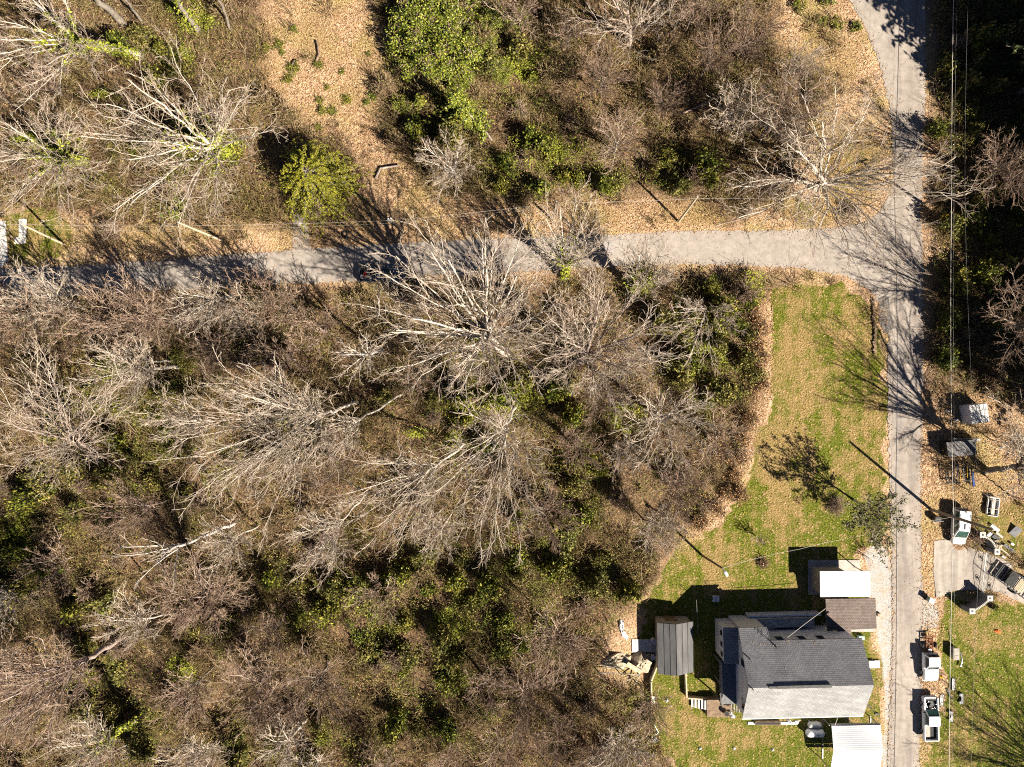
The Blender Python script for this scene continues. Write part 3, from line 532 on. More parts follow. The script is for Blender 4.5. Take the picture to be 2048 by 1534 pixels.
# unseen evergreens added past the right edge so their crowns shade the right hand woods and the road
def shade_evergreen(label, px, py, h, R, seed, dark='leaf_dark', n=2600):
    rg = np.random.default_rng(seed); root = thing('evergreen_tree', label, 'tree', gpos(px, py, -.1), 0, 'added shade evergreens past the right edge')
    tr = np.zeros((1, 8, 3)); tr[0, :, 2] = np.linspace(-.2, h * .95, 8); tr[0, 1:, :2] = rg.normal(0, .15, (7, 2)); trr = np.linspace(.38, .06, 8)[None]
    b, r = branch(rg, tr, trr, 46, .3, 1, (60, 95), .30 * R / 4.6, 6, .08, .02, .35, .03); V, Q, A = join([tubes(tr, trr, 8), tubes(b, r, 4)]); link('trunk', np_mesh('trunk', V, Q, M['bark_grey'], None, True), root)
    k = rg.integers(0, len(b), n); p, _, _ = at(b, r, k, .25 + .75 * rg.random(n)); p = p + rg.normal(0, .42, (n, 3)); V, Q, A = leaves(rg, p, .42, .3); link('crown', np_mesh('crown', V, Q, M[dark], A), root)
    return root
EV = [(2010, 260), (2150, 210), (2150, 370), (2150, 530), (2160, 700), (2030, 190), (2045, -40), (2075, 55), (2050, 135), (2085, 215), (2055, 300), (2100, 360), (2068, 440), (2100, 520), (2075, 600), (2110, 690), (2075, 770), (2130, 120), (2150, 290), (2150, 450), (2160, 620), (2140, 30), (1995, -60), (2150, 800), (2090, -90), (2200, 200), (2200, 380), (2200, 560), (2210, 720), (2120, 860)]
ev = [shade_evergreen('tall dark evergreen added out of view past the right edge to shade the woods', 0, 0, 19 + 2 * k, 4.4 + .5 * k, 300 + k) for k in range(3)]
for i, (px, py) in enumerate(EV):
    o = ev[i % 3] if i < 3 else copy_thing(ev[i % 3], (0, 0, 0), 0)
    lo_ = py > 240; k = rr.uniform(.9, 1.12) * ((.74 if px < 2112 else .92) if lo_ else 1); o.location = gpos(px + (22 if lo_ else 0), py, -.1); o.rotation_euler.z = rr.uniform(0, 6.28); o.scale = (k,) * 3

# ------------------------------------------------------------------ evergreens and shrubs that stand out
def frond_evergreen(label, base, R, h, seed):
    rg = np.random.default_rng(seed); root = thing('evergreen_tree', label, 'tree', base)
    tr = np.zeros((1, 6, 3)); tr[0, :, 2] = np.linspace(-.2, h * .82, 6); trr = np.linspace(.22, .05, 6)[None]
    nb = 230; u = (np.arange(nb) + .5) / nb; z = h * (.12 + .86 * u); L = R * np.sqrt(np.clip(1 - ((u - .12) / .9) ** 2, .02, 1)) * rg.uniform(.66, 1.16, nb) * (1 + .10 * np.sin(3 * np.arange(nb) * 2.39996 + 1)); ph = np.arange(nb) * 2.39996 + rg.normal(0, .2, nb)
    K = 8; q = np.linspace(0, 1, K); P = np.zeros((nb, K, 3)); P[:, :, 0] = np.cos(ph)[:, None] * L[:, None] * q; P[:, :, 1] = np.sin(ph)[:, None] * L[:, None] * q
    P[:, :, 2] = z[:, None] + .30 * L[:, None] * q - .50 * L[:, None] * q ** 2.2; P[:, 1:] += rg.normal(0, .08, (nb, K - 1, 3)); Rr = np.tile(np.linspace(.045, .012, K), (nb, 1))
    V, Q, A = join([tubes(tr, trr, 8), tubes(P, Rr, 4)]); link('trunk', np_mesh('trunk', V, Q, M['bark_grey'], None, True), root)
    b2, r2 = branch(rg, P, Rr, 11, .3, 1, (30, 55), .17, 4, .08, -.1, .6, .01); n = 80000; k = rg.integers(0, len(b2), n)
    p, _, _ = at(b2, r2, k, rg.random(n)); p = p + rg.normal(0, .06, (n, 3)); V, Q, A = leaves(rg, p, .065, .6); link('crown', np_mesh('crown', V, Q, M['leaf_conifer'], A), root)
frond_evergreen('round bright yellow green evergreen beside the north side of the left road', W(650, 380), 5.5, 9.0, 11)

HILL = [(845, 70, 4.6, 6.0), (900, 55, 4.2, 6.5), (905, 130, 4.6, 6.2), (850, 130, 3.6, 4.6), (965, 110, 2.6, 3.4), (990, 60, 2.4, 3.0), (880, 5, 4.2, 6.0), (950, -10, 2.6, 3.5), (998, 150, 1.8, 2.4), (1030, 108, 1.6, 2.0), (925, 175, 2.2, 3.2), (1040, 45, 1.5, 2.0), (800, 100, 2.0, 2.6)]
hl = [shrub('leafy_shrub', 'bright broadleaf evergreen in the great clump at the top edge', 'shrub', (0, 0, 0), 1, 1.4, 'leaf_bright', 40 + k, 9000, .032, 40, clumps=150, cs=.085, stem='twig_pink', group='broadleaf evergreens of the top clump') for k in range(2)]
for i, (px, py, R, h) in enumerate(HILL):
    o = hl[i % 2] if i < 2 else copy_thing(hl[i % 2], (0, 0, 0), 0); o.location = W(px, py); o.rotation_euler.z = rr.uniform(0, 6.28); o.scale = (R, R, h / 1.4)
for (bx, by, tx, ty, h, n, lab) in [(985, 280, 905, 190, 9, 2600, 'yellow green ivy covered tree leaning out below the bright evergreen clump'), (845, 205, 838, 200, 3.5, 1500, 'dark evergreen shrub in the shadow of the bright clump')]:
    b = W(bx, by); tp = W(tx, ty, h); rg = np.random.default_rng(bx); root = thing('evergreen_tree', lab, 'tree', b)
    tr = np.zeros((1, 8, 3)); q = np.linspace(0, 1, 8)[:, None]; tr[0] = q * np.array(tp - b); tr[0, 0, 2] = -.2; trr = np.linspace(.2, .06, 8)[None]
    b2, r2 = branch(rg, tr, trr, 30, .2, 1, (50, 90), .17, 5, .15, .05, .5, .02); V, Q, A = join([tubes(tr, trr, 7), tubes(b2, r2, 4)]); link('trunk', np_mesh('trunk', V, Q, M['bark_grey'], None, True), root)
    k = rg.integers(0, 30, n); p, _, _ = at(b2, r2, k, rg.random(n)); p = p + rg.normal(0, .22, (n, 3)); V, Q, A = leaves(rg, p, .16); link('crown', np_mesh('crown', V, Q, M['leaf_bright' if h > 5 else 'leaf_green'], A), root)

# the thin leafy tree on the lawn, leaning over the road
def leafy_tree(label, base, top, h, R, seed):
    root = bare_tree('leafy_tree', label, 'tree', base, ((top.x - base.x), (top.y - base.y)), R, h, fork=.3, nl=9, bark='bark_pale', twig='twig_pale', n=(7, 5, 2), seed=seed, r0=.17)
    rg = np.random.default_rng(seed); cr = [c for c in root.children if c.name.startswith('crown')][0].data; co_ = np.empty(len(cr.vertices) * 3, np.float32); cr.vertices.foreach_get('co', co_); co_ = co_.reshape(-1, 3)
    n = 3200; p = co_[rg.integers(len(co_) // 3, len(co_), n)] + rg.normal(0, .16, (n, 3)); V, Q, A = leaves(rg, p, .13); link('foliage', np_mesh('foliage', V, Q, M['leaf_grey'], A), root)
leafy_tree('thin grey green leafy tree on the lawn leaning over the road', W(1708, 1000), W(1775, 1045, 10), 10.5, 3.9, 77)

GS = [('dark green leafy shrub growing in the woods thicket', 'leaf_green', 'green shrubs in the woods'), ('olive green leafy shrub growing in the woods thicket', 'leaf_olive', 'olive shrubs in the woods'), ('glossy bright green shrub growing in the woods thicket', 'leaf_green', 'bright shrubs in the woods')]
gsh = [shrub('leafy_shrub', GS[k % 2][0], 'shrub', (0, 0, 0), 1, 1.15, GS[k % 2][1], 60 + k, 1300, .10, 22, clumps=34, group=GS[k % 2][2]) for k in range(6)]
spots = []
gd = m_green * (dens > .25)
while len(spots) < 250:
    px, py = rr.uniform(-60, 2110), rr.uniform(-60, 1594)
    if rr.random() < float(samp(gd, px, py)) and all((px - a) ** 2 + (py - c_) ** 2 > 20 ** 2 for a, c_ in spots): spots.append((px, py))
for i, (px, py) in enumerate(spots):
    o = gsh[i % 6] if i < 6 else copy_thing(gsh[i % 6], (0, 0, 0), 0); place(o, px, py, ('dark green leafy shrub', 'olive green leafy shrub')[i % 2], ('green', 'olive')[i % 2] + ' shrubs')
    k = rr.uniform(.9, 1.9); o.location = gpos(px, py, -.05); o.rotation_euler.z = rr.uniform(0, 6.28); o.scale = (k, k, k * rr.uniform(1.2, 2.5))
bsh = [shrub('twiggy_shrub', 'dense brown twiggy shrub growing in the leafless thicket', 'shrub', (0, 0, 0), 1, 1.1, 'leaf_dry', 80 + k, 0, .07, 46, stem=('brush', 'twig_pink', 'brush')[k], group='brown twiggy shrubs in the thicket') for k in range(3)]
spots2 = []
while len(spots2) < 210:
    px, py = rr.uniform(-60, 2110), rr.uniform(-60, 1594)
    if rr.random() < float(samp(dens, px, py)) * (1 - .8 * float(samp(m_green, px, py))) and all((px - a) ** 2 + (py - c_) ** 2 > 24 ** 2 for a, c_ in spots2): spots2.append((px, py))
for i, (px, py) in enumerate(spots2):
    o = bsh[i % 3] if i < 3 else copy_thing(bsh[i % 3], (0, 0, 0), 0); place(o, px, py, ('dense brown twiggy shrub', 'pinkish twiggy shrub', 'dense brown twiggy shrub')[i % 3], ('brown', 'pinkish', 'brown')[i % 3] + ' twiggy shrubs')
    k = rr.uniform(1.0, 2.3); o.location = gpos(px, py, -.05); o.rotation_euler.z = rr.uniform(0, 6.28); o.scale = (k, k, k * rr.uniform(1.0, 1.9))
CS = [(588, 60), (580, 140), (565, 108), (590, 142), (640, 132), (640, 200), (655, 175), (575, 160), (535, 100), (683, 145), (645, 225), (668, 222), (695, 200), (640, 255), (738, 110), (750, 190), (735, 205), (560, 95), (1640, 45), (1672, 47), (1710, 55), (1600, 15), (1650, 5)]
cs = [shrub('small_shrub', 'little dark green bush dotted over the tan leafy clearing', 'shrub', (0, 0, 0), 1, .9, 'leaf_green', 120 + k, 420, .12, 12, clumps=16, group='little bushes in the clearings') for k in range(2)]
for i, (px, py) in enumerate(CS):
    o = cs[i % 2] if i < 2 else copy_thing(cs[i % 2], (0, 0, 0), 0); k = rr.uniform(.45, .85) if px < 1500 else rr.uniform(.8, 1.2)
    o.location = gpos(px, py, -.03); o.rotation_euler.z = rr.uniform(0, 6.28); o.scale = (k, k, k)
HP = [(1500, 640), (1508, 690), (1512, 745), (1500, 785), (1490, 800), (1496, 835), (1480, 880), (1465, 950), (1505, 615), (1515, 715), (1518, 770), (1500, 760), (1512, 655), (1450, 985), (1425, 1010), (1395, 1040), (1475, 985), (1488, 850), (1470, 915), (1440, 905), (1495, 560), (1430, 880)]
hp = [shrub('leaf_heap', 'dark brown twiggy brush pile on the tan verge beside the lawn', 'brush pile', (0, 0, 0), 1, .8, 'leaf_dry', 140 + k, 900, .07, 60, stem='twig_brown', group='brush piles along the lawn edge') for k in range(2)]
for i, (px, py) in enumerate(HP):
    o = hp[i % 2] if i < 2 else copy_thing(hp[i % 2], (0, 0, 0), 0); k = rr.uniform(1.0, 1.7); o.location = gpos(px, py, -.03); o.rotation_euler.z = rr.uniform(0, 6.28); o.scale = (k * rr.uniform(.7, 1.1), k, k * 1.3)
shrub('small_shrub', 'low dark brown twiggy bush on the lawn above the shed shadow', 'shrub', W(1526, 1126), 1.0, .8, 'leaf_dry', 160, 150, .08, 50, 'twig_brown')
shrub('small_shrub', 'reddish brown twiggy bush on the lawn at the foot of the leafy tree', 'shrub', W(1672, 1010), 1.7, 1.2, 'leaf_dry', 161, 0, .08, 90, 'twig_pink')

# ------------------------------------------------------------------ undergrowth and fallen leaves: masses nobody could count
def scatter(n, field, lo=(-110, -110), hi=(2160, 1645), seed=1):
    rg = np.random.default_rng(seed); out = []; tot = 0
    while tot < n:
        p = rg.uniform(lo, hi, (n, 2)); k = samp(field, p[:, 0], p[:, 1]) > rg.random(n); out.append(p[k]); tot += k.sum()
    return np.concatenate(out)[:n], rg
nclump = 7600; pc, rg = scatter(nclump, dens * (.10 + .90 * (vnoise(GX, GY, 34, 9) > .44)), seed=21)
per = 32; gsz = ground_z(pc[:, 0], pc[:, 1]); Rc = rg.uniform(.5, 1.6, nclump); hc = Rc * rg.uniform(.5, 1.6, nclump)
ci = np.repeat(np.arange(nclump), per); n = len(ci); u = rg.random(n) * 6.28; e = rg.random(n) ** .6
st = np.stack([(pc[ci, 0] - 1024) / S, (767 - pc[ci, 1]) / S, gsz[ci]], -1) + np.stack([np.cos(u), np.sin(u), 0 * u], -1) * (Rc[ci] * e * .5)[:, None]
u2 = u + rg.normal(0, .7, n); dr = np.stack([np.cos(u2) * e, np.sin(u2) * e, .25 + .75 * (1 - e)], -1); ln = (Rc[ci] * rg.uniform(.6, 1.75, n))[:, None]
p1 = st + dr * ln * .55; p1[:, 2] += hc[ci] * rg.random(n) * .6; p2 = p1 + (dr + rg.normal(0, .45, (n, 3))) * ln * .55; p2[:, 2] = np.maximum(p2[:, 2], gsz[ci] + .05)
rad = np.stack([rg.uniform(.018, .038, n), rg.uniform(.014, .027, n), np.full(n, .008)], -1)
V, Q, A = tubes(np.stack([st, p1, p2], 1), rad, 3); tone = (rg.random(nclump)[ci] * .45 + rg.random(n) * .55)
tag(link('undergrowth', np_mesh('undergrowth', V, Q, M['brush'], tone[A])), 'tangle of brown leafless brush covering the woodland floor', 'undergrowth', kind='stuff')
for (nm, field, num, size, mt, hgt, lab, seed) in [('green_undergrowth', dens * np.maximum(m_green * .95, .14) * (.12 + .88 * (vnoise(GX, GY, 26, 12) > .5)), 170000, .10, 'leaf_green', 2.3, 'green and olive leaves of low privet and ivy under the trees', 31),
                                              ('ivy_ground_cover', ell((440, 295, 45, 22, .9), (415, 335, 40, 30, .6), (375, 245, 25, 14, .5), (100, 285, 60, 16, .9), (130, 310, 40, 20, .9), (215, 195, 28, 8, .8), (370, 125, 25, 20, .7), (400, 45, 40, 26, .6), (1275, 565, 26, 24, 1), (1365, 655, 42, 18, .9), (1405, 720, 40, 40, .6), (930, 225, 40, 30, .4), (935, 830, 26, 26, .5), (925, 870, 26, 20, .8), (1250, 835, 40, 26, .5), (835, 865, 20, 10, .6), (1090, 300, 60, 40, .3), (1055, 140, 40, 30, .5), (30, 1060, 40, 30, .8), (370, 1335, 26, 26, .9), (905, 1245, 40, 30, .5), (1025, 790, 60, 40, .3), (1500, 560, 20, 60, .3)) * (dens > .1), 42000, .11, 'leaf_moss', 2.2, 'bright yellow green ivy spreading over stumps and ground in the woods', 36),
                                              ('olive_undergrowth', dens * (.15 + m_green) * (vnoise(GX, GY, 40, 23) > .50) * (GX < 1500), 100000, .085, 'leaf_olive', 2.2, 'olive yellow leaves of thin privet mixed into the bare brush', 37),
                                              ('dry_leaf_undergrowth', dens * (vnoise(GX, GY, 34, 14) > .58), 70000, .085, 'leaf_dry', 1.9, 'dry brown leaves caught in the woodland brush', 32),
                                              ('fallen_leaves', np.maximum.reduce([blur(m_road, 3) * .25 * (1 - m_road), m_road * (1 - blur(m_road, 2)) * .9, m_lawn * .04, fill(verge_e), fill(clear_n), fill(corner) * .6, fill(shoulder) * .9, fill(yard_e), m_road * .006, fill(clear_ne) * .6]), 60000, .085, 'leaf_dry', .03, 'fallen tan leaves strewn over verges, lawn edges and roadside', 33)]:
    p, rg = scatter(num, field.astype(np.float32), seed=seed); z = ground_z(p[:, 0], p[:, 1]); hh = vnoise(p[:, 0], p[:, 1], 24, 17) * hgt * 1.3
    P = np.stack([(p[:, 0] - 1024) / S, (767 - p[:, 1]) / S, z + (.07 if hgt < .1 else .05) + hh * rg.random(num) ** .5], -1)
    V, Q, A = leaves(rg, P, size, .8 if hgt > .1 else 3); tag(link(nm, np_mesh(nm, V, Q, M[mt], A)), lab, 'leaves', kind='stuff')
# ------------------------------------------------------------------ the house
def P2(px, py, z): return W(px, py, z)
hs = thing('house', 'long two storey white house with grey shingle gable roof, biggest building on the lawn', 'house', (36.2, -36.6, 0), math.radians(1.4))
def gable_solid(mb, x0, x1, yn, ys, zn, zs, zr, z0=0.0, yr=0.0):
    a = [(x0, ys, z0), (x0, yn, z0), (x0, yn, zn), (x0, yr, zr), (x0, ys, zs)]; b_ = [(x1,) + p[1:] for p in a]
    mb.add(a + b_, [(0, 1, 2, 3, 4), (9, 8, 7, 6, 5)] + [(i, i + 5, (i + 1) % 5 + 5, (i + 1) % 5) for i in range(5)]); return mb
def slab(mb, p, th, m=0): return mb.prism(p, th, m=m)
zr = 8.95; sl_n = .62; sl_s = .59
gable_solid(MB(), -7.3, 7.25, 4.3, -4.8, zr - 4.3 * sl_n - .12, zr - 4.8 * sl_s - .12, zr - .12).build('wall', M['white_wall'], hs)
rn = MB(); slab(rn, [(-7.62, .0, zr), (7.55, 0, zr), (7.6, 4.62, zr - 4.62 * sl_n), (-3.95, 4.62, zr - 4.62 * sl_n), (-3.95, 6.0, zr - 6.0 * sl_n), (-7.55, 6.0, zr - 6 * sl_n)][::-1], .16)
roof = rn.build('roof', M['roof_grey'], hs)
slab(MB(), [(-7.62, -.002, zr + .002), (-7.55, -5.15, zr - 5.15 * sl_s), (7.6, -5.15, zr - 5.15 * sl_s), (7.55, -.002, zr + .002)], .16).build('roof', M['roof_porch_and_sunlit_slope'], hs)  # same roof as the north slope; its sunlit brightness is partly in the colour
mb = MB(); mb.box((-7.5, -5.2, zr - 5.2 * sl_s - .12), (.05, .05, .2)); mb.box((.05, -5.22, zr - 5.2 * sl_s - .13), (15.1, .12, .13)); mb.build('gutter', M['white_paint'], hs)
MB().box((-.9, 0.03, zr + .06), (6.6, .36, .10)).box((-4.6, .02, zr + .03), (1.2, .26, .06)).build('ridge_vent', M['dark_metal'], roof)
rgd = np.random.default_rng(8); nd = 40; xd = rgd.uniform(-7.4, 7.4, nd); yd = np.where(rgd.random(nd) < .7, rgd.uniform(4.0, 4.6, nd), rgd.uniform(.2, 4.6, nd)); V, Q, A = leaves(rgd, np.stack([xd, yd, zr - yd * sl_n + .03], -1), .07, 3)
link('roof_leaves', np_mesh('roof_leaves', V, Q, M['leaf_dry'], A), roof)['kind'] = 'stuff'
MB().box((-3.93, 5.3, zr - 5.3 * sl_n + .01), (.12, 1.3, .03), tilt=('X', -.555)).build('flashing', M['steel'], roof)
for x, y, h in ((-6.9, 2.9, .55), (-7.2, -.05, .5), (-3.35, 4.1, .5)):
    z = zr - (y * sl_n if y > 0 else -y * sl_s); MB().tube([(x, y, z - .1), (x, y, z + h)], .07, 8).build('vent_pipe', M['dark_metal'], roof)
for (y0, z0, wd, ht) in ((1.9, 5.4, .9, 1.1), (-3.4, 5.2, 1.3, 1.3)):
    f = MB().box((-7.31, y0, z0 + ht / 2), (.06, wd + .16, ht + .16)).build('window', M['white_paint'], hs); MB().box((-7.335, y0, z0 + ht / 2), (.03, wd, ht)).build('pane', M['glass'], f)
for x in (-5.2, -1.6, 2.2, 5.4):
    f = MB().box((x, -4.81, 5.0), (1.1, .06, 1.4)).build('window', M['white_paint'], hs); MB().box((x, -4.835, 5.0), (.9, .03, 1.2)).build('pane', M['glass'], f)
for x in (-2.2, .6, 3.0):
    f = MB().box((x, 4.31, 4.6), (1.1, .06, 1.4)).build('window', M['white_paint'], hs); MB().box((x, 4.335, 4.6), (.9, .03, 1.2)).build('pane', M['glass'], f)
# enclosed north west room under a low porch roof and the open deck beside it
MB().box((-8.15, 3.35, 2.05), (1.75, 4.3, 4.1)).build('porch_wall', M['white_wall'], hs)
MB().box((-5.65, 5.1, 2.4), (3.2, 1.5, 4.8)).build('extension_wall', M['white_wall'], hs)
slab(MB(), [(-9.15, 1.1, 4.22), (-7.3, 1.1, 4.32), (-7.3, 5.72, 4.32), (-9.15, 5.72, 4.22)], .14).build('porch_roof', M['roof_porch_and_sunlit_slope'], hs)
for y in (4.6, 3.2, 1.9):
    f = MB().box((-9.03, y, 2.9), (.05, .75, 1.0)).build('window', M['white_paint'], hs); MB().box((-9.055, y, 2.9), (.03, .62, .86)).build('pane', M['glass'], f)
d = MB().box((-8.35, -1.75, 2.9), (2.1, 5.7, .16))
for x in (-9.3, -7.5):
    for y in (-4.4, -2, .8): d.box((x, y, 1.4), (.14, .14, 2.85))
deck = d.build('deck', M['block'], hs)
rl = MB()
for z in (3.95, 3.5): rl.box((-9.36, -1.75, z), (.07, 5.7, .06))
for i in range(24): rl.box((-9.36, -4.5 + i * .24, 3.45), (.04, .04, .95))
rl.build('railing', M['wood_grey'], deck)
st = MB()
for i in range(6): st.box((-7.55 + .28 * i, -5.25, 1.75 + .2 * i), (.2, 1.5, .07))
for y in (-4.55, -5.95): st.box((-6.85, y, 2.15), (1.9, .06, .28), tilt=('Y', -.62))
st.build('deck_stair', M['wood_grey'], hs)
# north side clutter of the house: lower terrace slabs and blue barrel under the breezeway
MB().box((-.2, 5.3, .9), (7.4, 1.2, 1.8)).build('terrace', M['concrete'], hs)
MB().box((-.2, 6.1, .7), (9.6, .25, 1.4)).build('terrace_wall', M['white_wall'], hs)
an = thing('television_antenna', 'thin dark antenna mast lying across the north eave of the grey roof', 'antenna', (0, 0, 0))
m_ = MB(); q0, q1 = W(1515, 1257, 5.8), W(1554, 1297, 7.2); m_.tube([q0, q1], .035, 6); q2, q3 = W(1519, 1262, 6.2), W(1530, 1275, 6.6)
for f in (.15, .35, .55, .75, .95): p = q0.lerp(q1, f); m_.tube([p + Vector((.5, .2, .15)), p - Vector((.3, .12, .0))], .015, 5)
m_.tube([q0, W(1548, 1258, 6)], .02, 5); m_.build('mast', M['dark_metal'], an)

# steps, landing and walls below the deck
ls = thing('garden_steps', 'five pale concrete steps and brown landing below the house deck', 'steps', (0, 0, 0))
for i in range(5):
    p = W(1384.5 + 6.6 * i, 1405 + 1.2 * i, .25 + .17 * i); MB().box(p, (.27, 1.2, .14)).build('tread', M['concrete_white'], ls)
p = W(1427, 1417, 1.1); MB().box((p.x, p.y, .55), (1.7, 2.25, 1.1)).box((p.x + 1.7, p.y - .35, .57), (1.65, 1.6, 1.14)).build('landing', M['wood_brown'], ls)
pot = thing('flower_pot', 'round brown barrel pot with dark soil on the landing', 'pot', W(1451, 1424, 1.15)); z = MB(); z.tube([(0, 0, 0), (0, 0, .25), (0, 0, .6)], [.26, .34, .36], 14); z.build('pot', M['wood_brown'], pot); MB().tube([(0, 0, .6), (0, 0, .61)], .3, 14).build('soil', M['black'], pot)
def lumpy(name, label, cat, pts, z, th, m, seed=1, amp=.12, fold=.35):
    "crumpled cloth or heap over a polygon: grid with folds"
    rg = np.random.default_rng(seed); P = [W(x, y, z) for x, y in pts]; c = sum(P, Vector()) / len(P); r = 5; n = len(P); vs = [c + Vector((0, 0, th))]; fs = []
    for k in range(1, r + 1):
        for i in range(n * 3):
            a, b_ = P[i // 3], P[(i // 3 + 1) % n]; e = a.lerp(b_, (i % 3) / 3); q = c.lerp(e, k / r); zz = th * (1 - (k / r) ** 2) if k < r else -.02
            vs.append(q + Vector((rg.normal(0, amp * .5), rg.normal(0, amp * .5), zz + abs(rg.normal(0, amp)) * (k < r))))
    N = n * 3
    fs = [(0, 1 + i, 1 + (i + 1) % N) for i in range(N)] + [(1 + (k - 1) * N + i, 1 + k * N + i, 1 + k * N + (i + 1) % N, 1 + (k - 1) * N + (i + 1) % N) for k in range(1, r) for i in range(N)]
    o = MB().add(vs, fs).build(name, m); return tag(o, label, cat)
lumpy('cloth', 'crumpled white sheet on the landing beside the round pot', 'cloth', [(1456, 1424), (1462, 1422), (1471, 1434), (1462, 1437)], 1.2, .2, M['cloth'], 3)
def wall_line(label, pts, h, th, m, cat='wall', name='retaining_wall'):
    w_ = MB()
    for a, b_ in zip(pts, pts[1:]):
        p, q = W(*a, h), W(*b_, h); c = (p + q) / 2; dd = q - p; w_.box((c.x, c.y, h / 2), (dd.length + th * .6, th, h), math.atan2(dd.y, dd.x))
    return tag(w_.build(name, m), label, cat)
wall_line('low tan retaining wall along the thicket edge beside the grey shed', [(1315, 1333), (1303, 1363), (1304, 1434)], .95, .18, M['wood_pale'])
wall_line('low tan retaining wall running from the grey shed to the deck steps', [(1372, 1347), (1374, 1395)], .8, .18, M['wood_pale'])
wall_line('short tan retaining wall above the pale steps', [(1377, 1397), (1437, 1401)], .8, .16, M['wood_pale'])

# ------------------------------------------------------------------ grey shed
sh = thing('shed', 'dark grey metal gable shed at the edge of the thicket', 'shed', (0, 0, 0)); ze, zg = 2.5, 3.3
A1, A2 = W(1314, 1246, ze), W(1316, 1348, ze); R1, R2 = W(1352, 1249, zg), W(1354, 1352, zg); B1, B2 = W(1386, 1243, ze), W(1387, 1344, ze)
MB().prism([A1, A2, R2, R1], .06).build('roof', M['roof_shed'], sh); MB().prism([R1 + Vector((.003, 0, 0)), R2 + Vector((.003, 0, 0)), B2, B1], .06).build('roof', M['roof_shed'], sh)
rb = MB(); 
for a, b_, c_, d_ in ((A1, R1, A2, R2), (R1, B1, R2, B2)):
    for f in (.0, .36, .68, 1.0): rb.tube([a.lerp(b_, f) + Vector((0, 0, .02)), c_.lerp(d_, f) + Vector((0, 0, .02))], .03, 5)
rb.build('seam', M['dark_metal'], sh)
cx = (A1.x + B1.x) / 2; y0, y1 = A1.y + .1, A2.y + .25; hw = (B1.x - A1.x) / 2 - .25; g = MB()
a = [(cx - hw, y0, 0), (cx + hw, y0, 0), (cx + hw, y0, 2.5), (cx, y0, 3.2), (cx - hw, y0, 2.5)]; b_ = [(x, y1, z) for x, y, z in a]
g.add(a + b_, [(0, 1, 2, 3, 4), (9, 8, 7, 6, 5)] + [(i, i + 5, (i + 1) % 5 + 5, (i + 1) % 5) for i in range(5)]).build('wall', M['wood_grey'], sh)
MB().box((cx - .3, y0 + .03, 1.0), (1.5, .05, 2.0)).build('door', M['wood_brown'], sh)

# clutter left of the grey shed
lumpy('tarpaulin', 'tan tarpaulin over a rounded heap left of the grey shed', 'tarpaulin', [(1263, 1310), (1283, 1301), (1300, 1308), (1308, 1325), (1297, 1345), (1280, 1345), (1262, 1335)], .1, .8, M['tarp'], 5, .14)
lumpy('tarpaulin', 'wrinkled tan tarpaulin spread flat on the slope beside the round heap', 'tarpaulin', [(1205, 1318), (1235, 1302), (1262, 1310), (1264, 1336), (1230, 1338), (1200, 1332)], .05, .2, M['tarp'], 6, .16)
lumpy('cloth', 'long crumpled white plastic sheet on the slope left of the shed', 'plastic sheet', [(1240, 1239), (1247, 1241), (1245, 1257), (1257, 1273), (1253, 1281), (1243, 1272), (1238, 1254)], .05, .2, M['cloth'], 7, .1)
lumpy('cloth', 'white plastic rag at the corner of the yard by the bent white pipe', 'plastic sheet', [(1298, 1477), (1310, 1475), (1318, 1482), (1308, 1486), (1299, 1484)], .05, .2, M['cloth'], 8, .08)
p = W(1288, 1291); tag(MB().box((p.x, p.y, .06), (3.2, 1.7, .12)).build('concrete_slab', M['concrete_white']), 'pale concrete slab half under the grey shed eave', 'slab')
p = W(1268, 1336, .9); tag(MB().box(p, (2.2, .7, .08), -.55, tilt=('X', .3)).build('board', M['wood_pale']), 'cream board lying on the tan heap', 'board')
def tub(label, px, py, r, h, m):
    t_ = thing('plastic_tub', label, 'tub', W(px, py)); MB().tube([(0, 0, 0), (0, 0, h)], [r * .85, r], 14).build('body', m, t_); MB().tube([(0, 0, h), (0, 0, h + .04)], r * 1.06, 14).build('lid', M['white_paint'], t_)
tub('round white tub standing in the shadow by the grey shed', 1306, 1279, .38, .8, M['white_wall'])
tub('low white tub at the shed wall below the round tub', 1305, 1312, .35, .5, M['white_wall'])
fr = thing('rail_fence', 'broken wooden rail fence on the slope left of the tan heap', 'fence', (0, 0, 0))
for a, b_ in (((1195, 1345), (1278, 1349)), ((1252, 1362), (1276, 1349)), ((1268, 1370), (1280, 1350))): MB().tube([W(*a, .7), W(*b_, .9)], .07, 6).build('rail', M['wood_grey'], fr)
for q in ((1198, 1345), (1240, 1347), (1278, 1349)): MB().tube([W(*q, -.2), W(*q, 1.1)], .07, 6).build('post', M['wood_grey'], fr)
pp = thing('bent_pipe', 'bent white downpipe lying at the corner of the yard', 'pipe', (0, 0, 0)); MB().tube([W(1306, 1446, .1), W(1317, 1465, .1), W(1303, 1475, .1)], .07, 8).build('pipe', M['white_paint'], pp)
p = W(1307, 1399); tag(MB().box((p.x, p.y, .07), (.35, 1.05, .14)).build('paver', M['concrete_white']), 'pale paving slab on the grass beside the retaining wall', 'paver')
for k, (px, py, lb) in enumerate([(1400, 1497, 'white rubbish scrap alone on the yard grass by the thicket'), (1333, 1402, 'pale rubble scrap on the grass between the two retaining walls'), (1545, 1500, 'pale stone on the yard grass left of the metal carport'), (1468, 1497, 'small white scrap in the middle of the yard grass')]):
    lumpy('rubbish', lb, 'rubbish', [(px - 3, py - 2), (px + 2, py - 3), (px + 4, py + 1), (px - 1, py + 3)], .05, .12, M['cloth'] if k != 2 else M['concrete_white'], 20 + k, .04)
cr = thing('crate', 'pale slatted crate standing in the house shadow on the lawn', 'crate', W(1430, 1196)); c_ = MB()
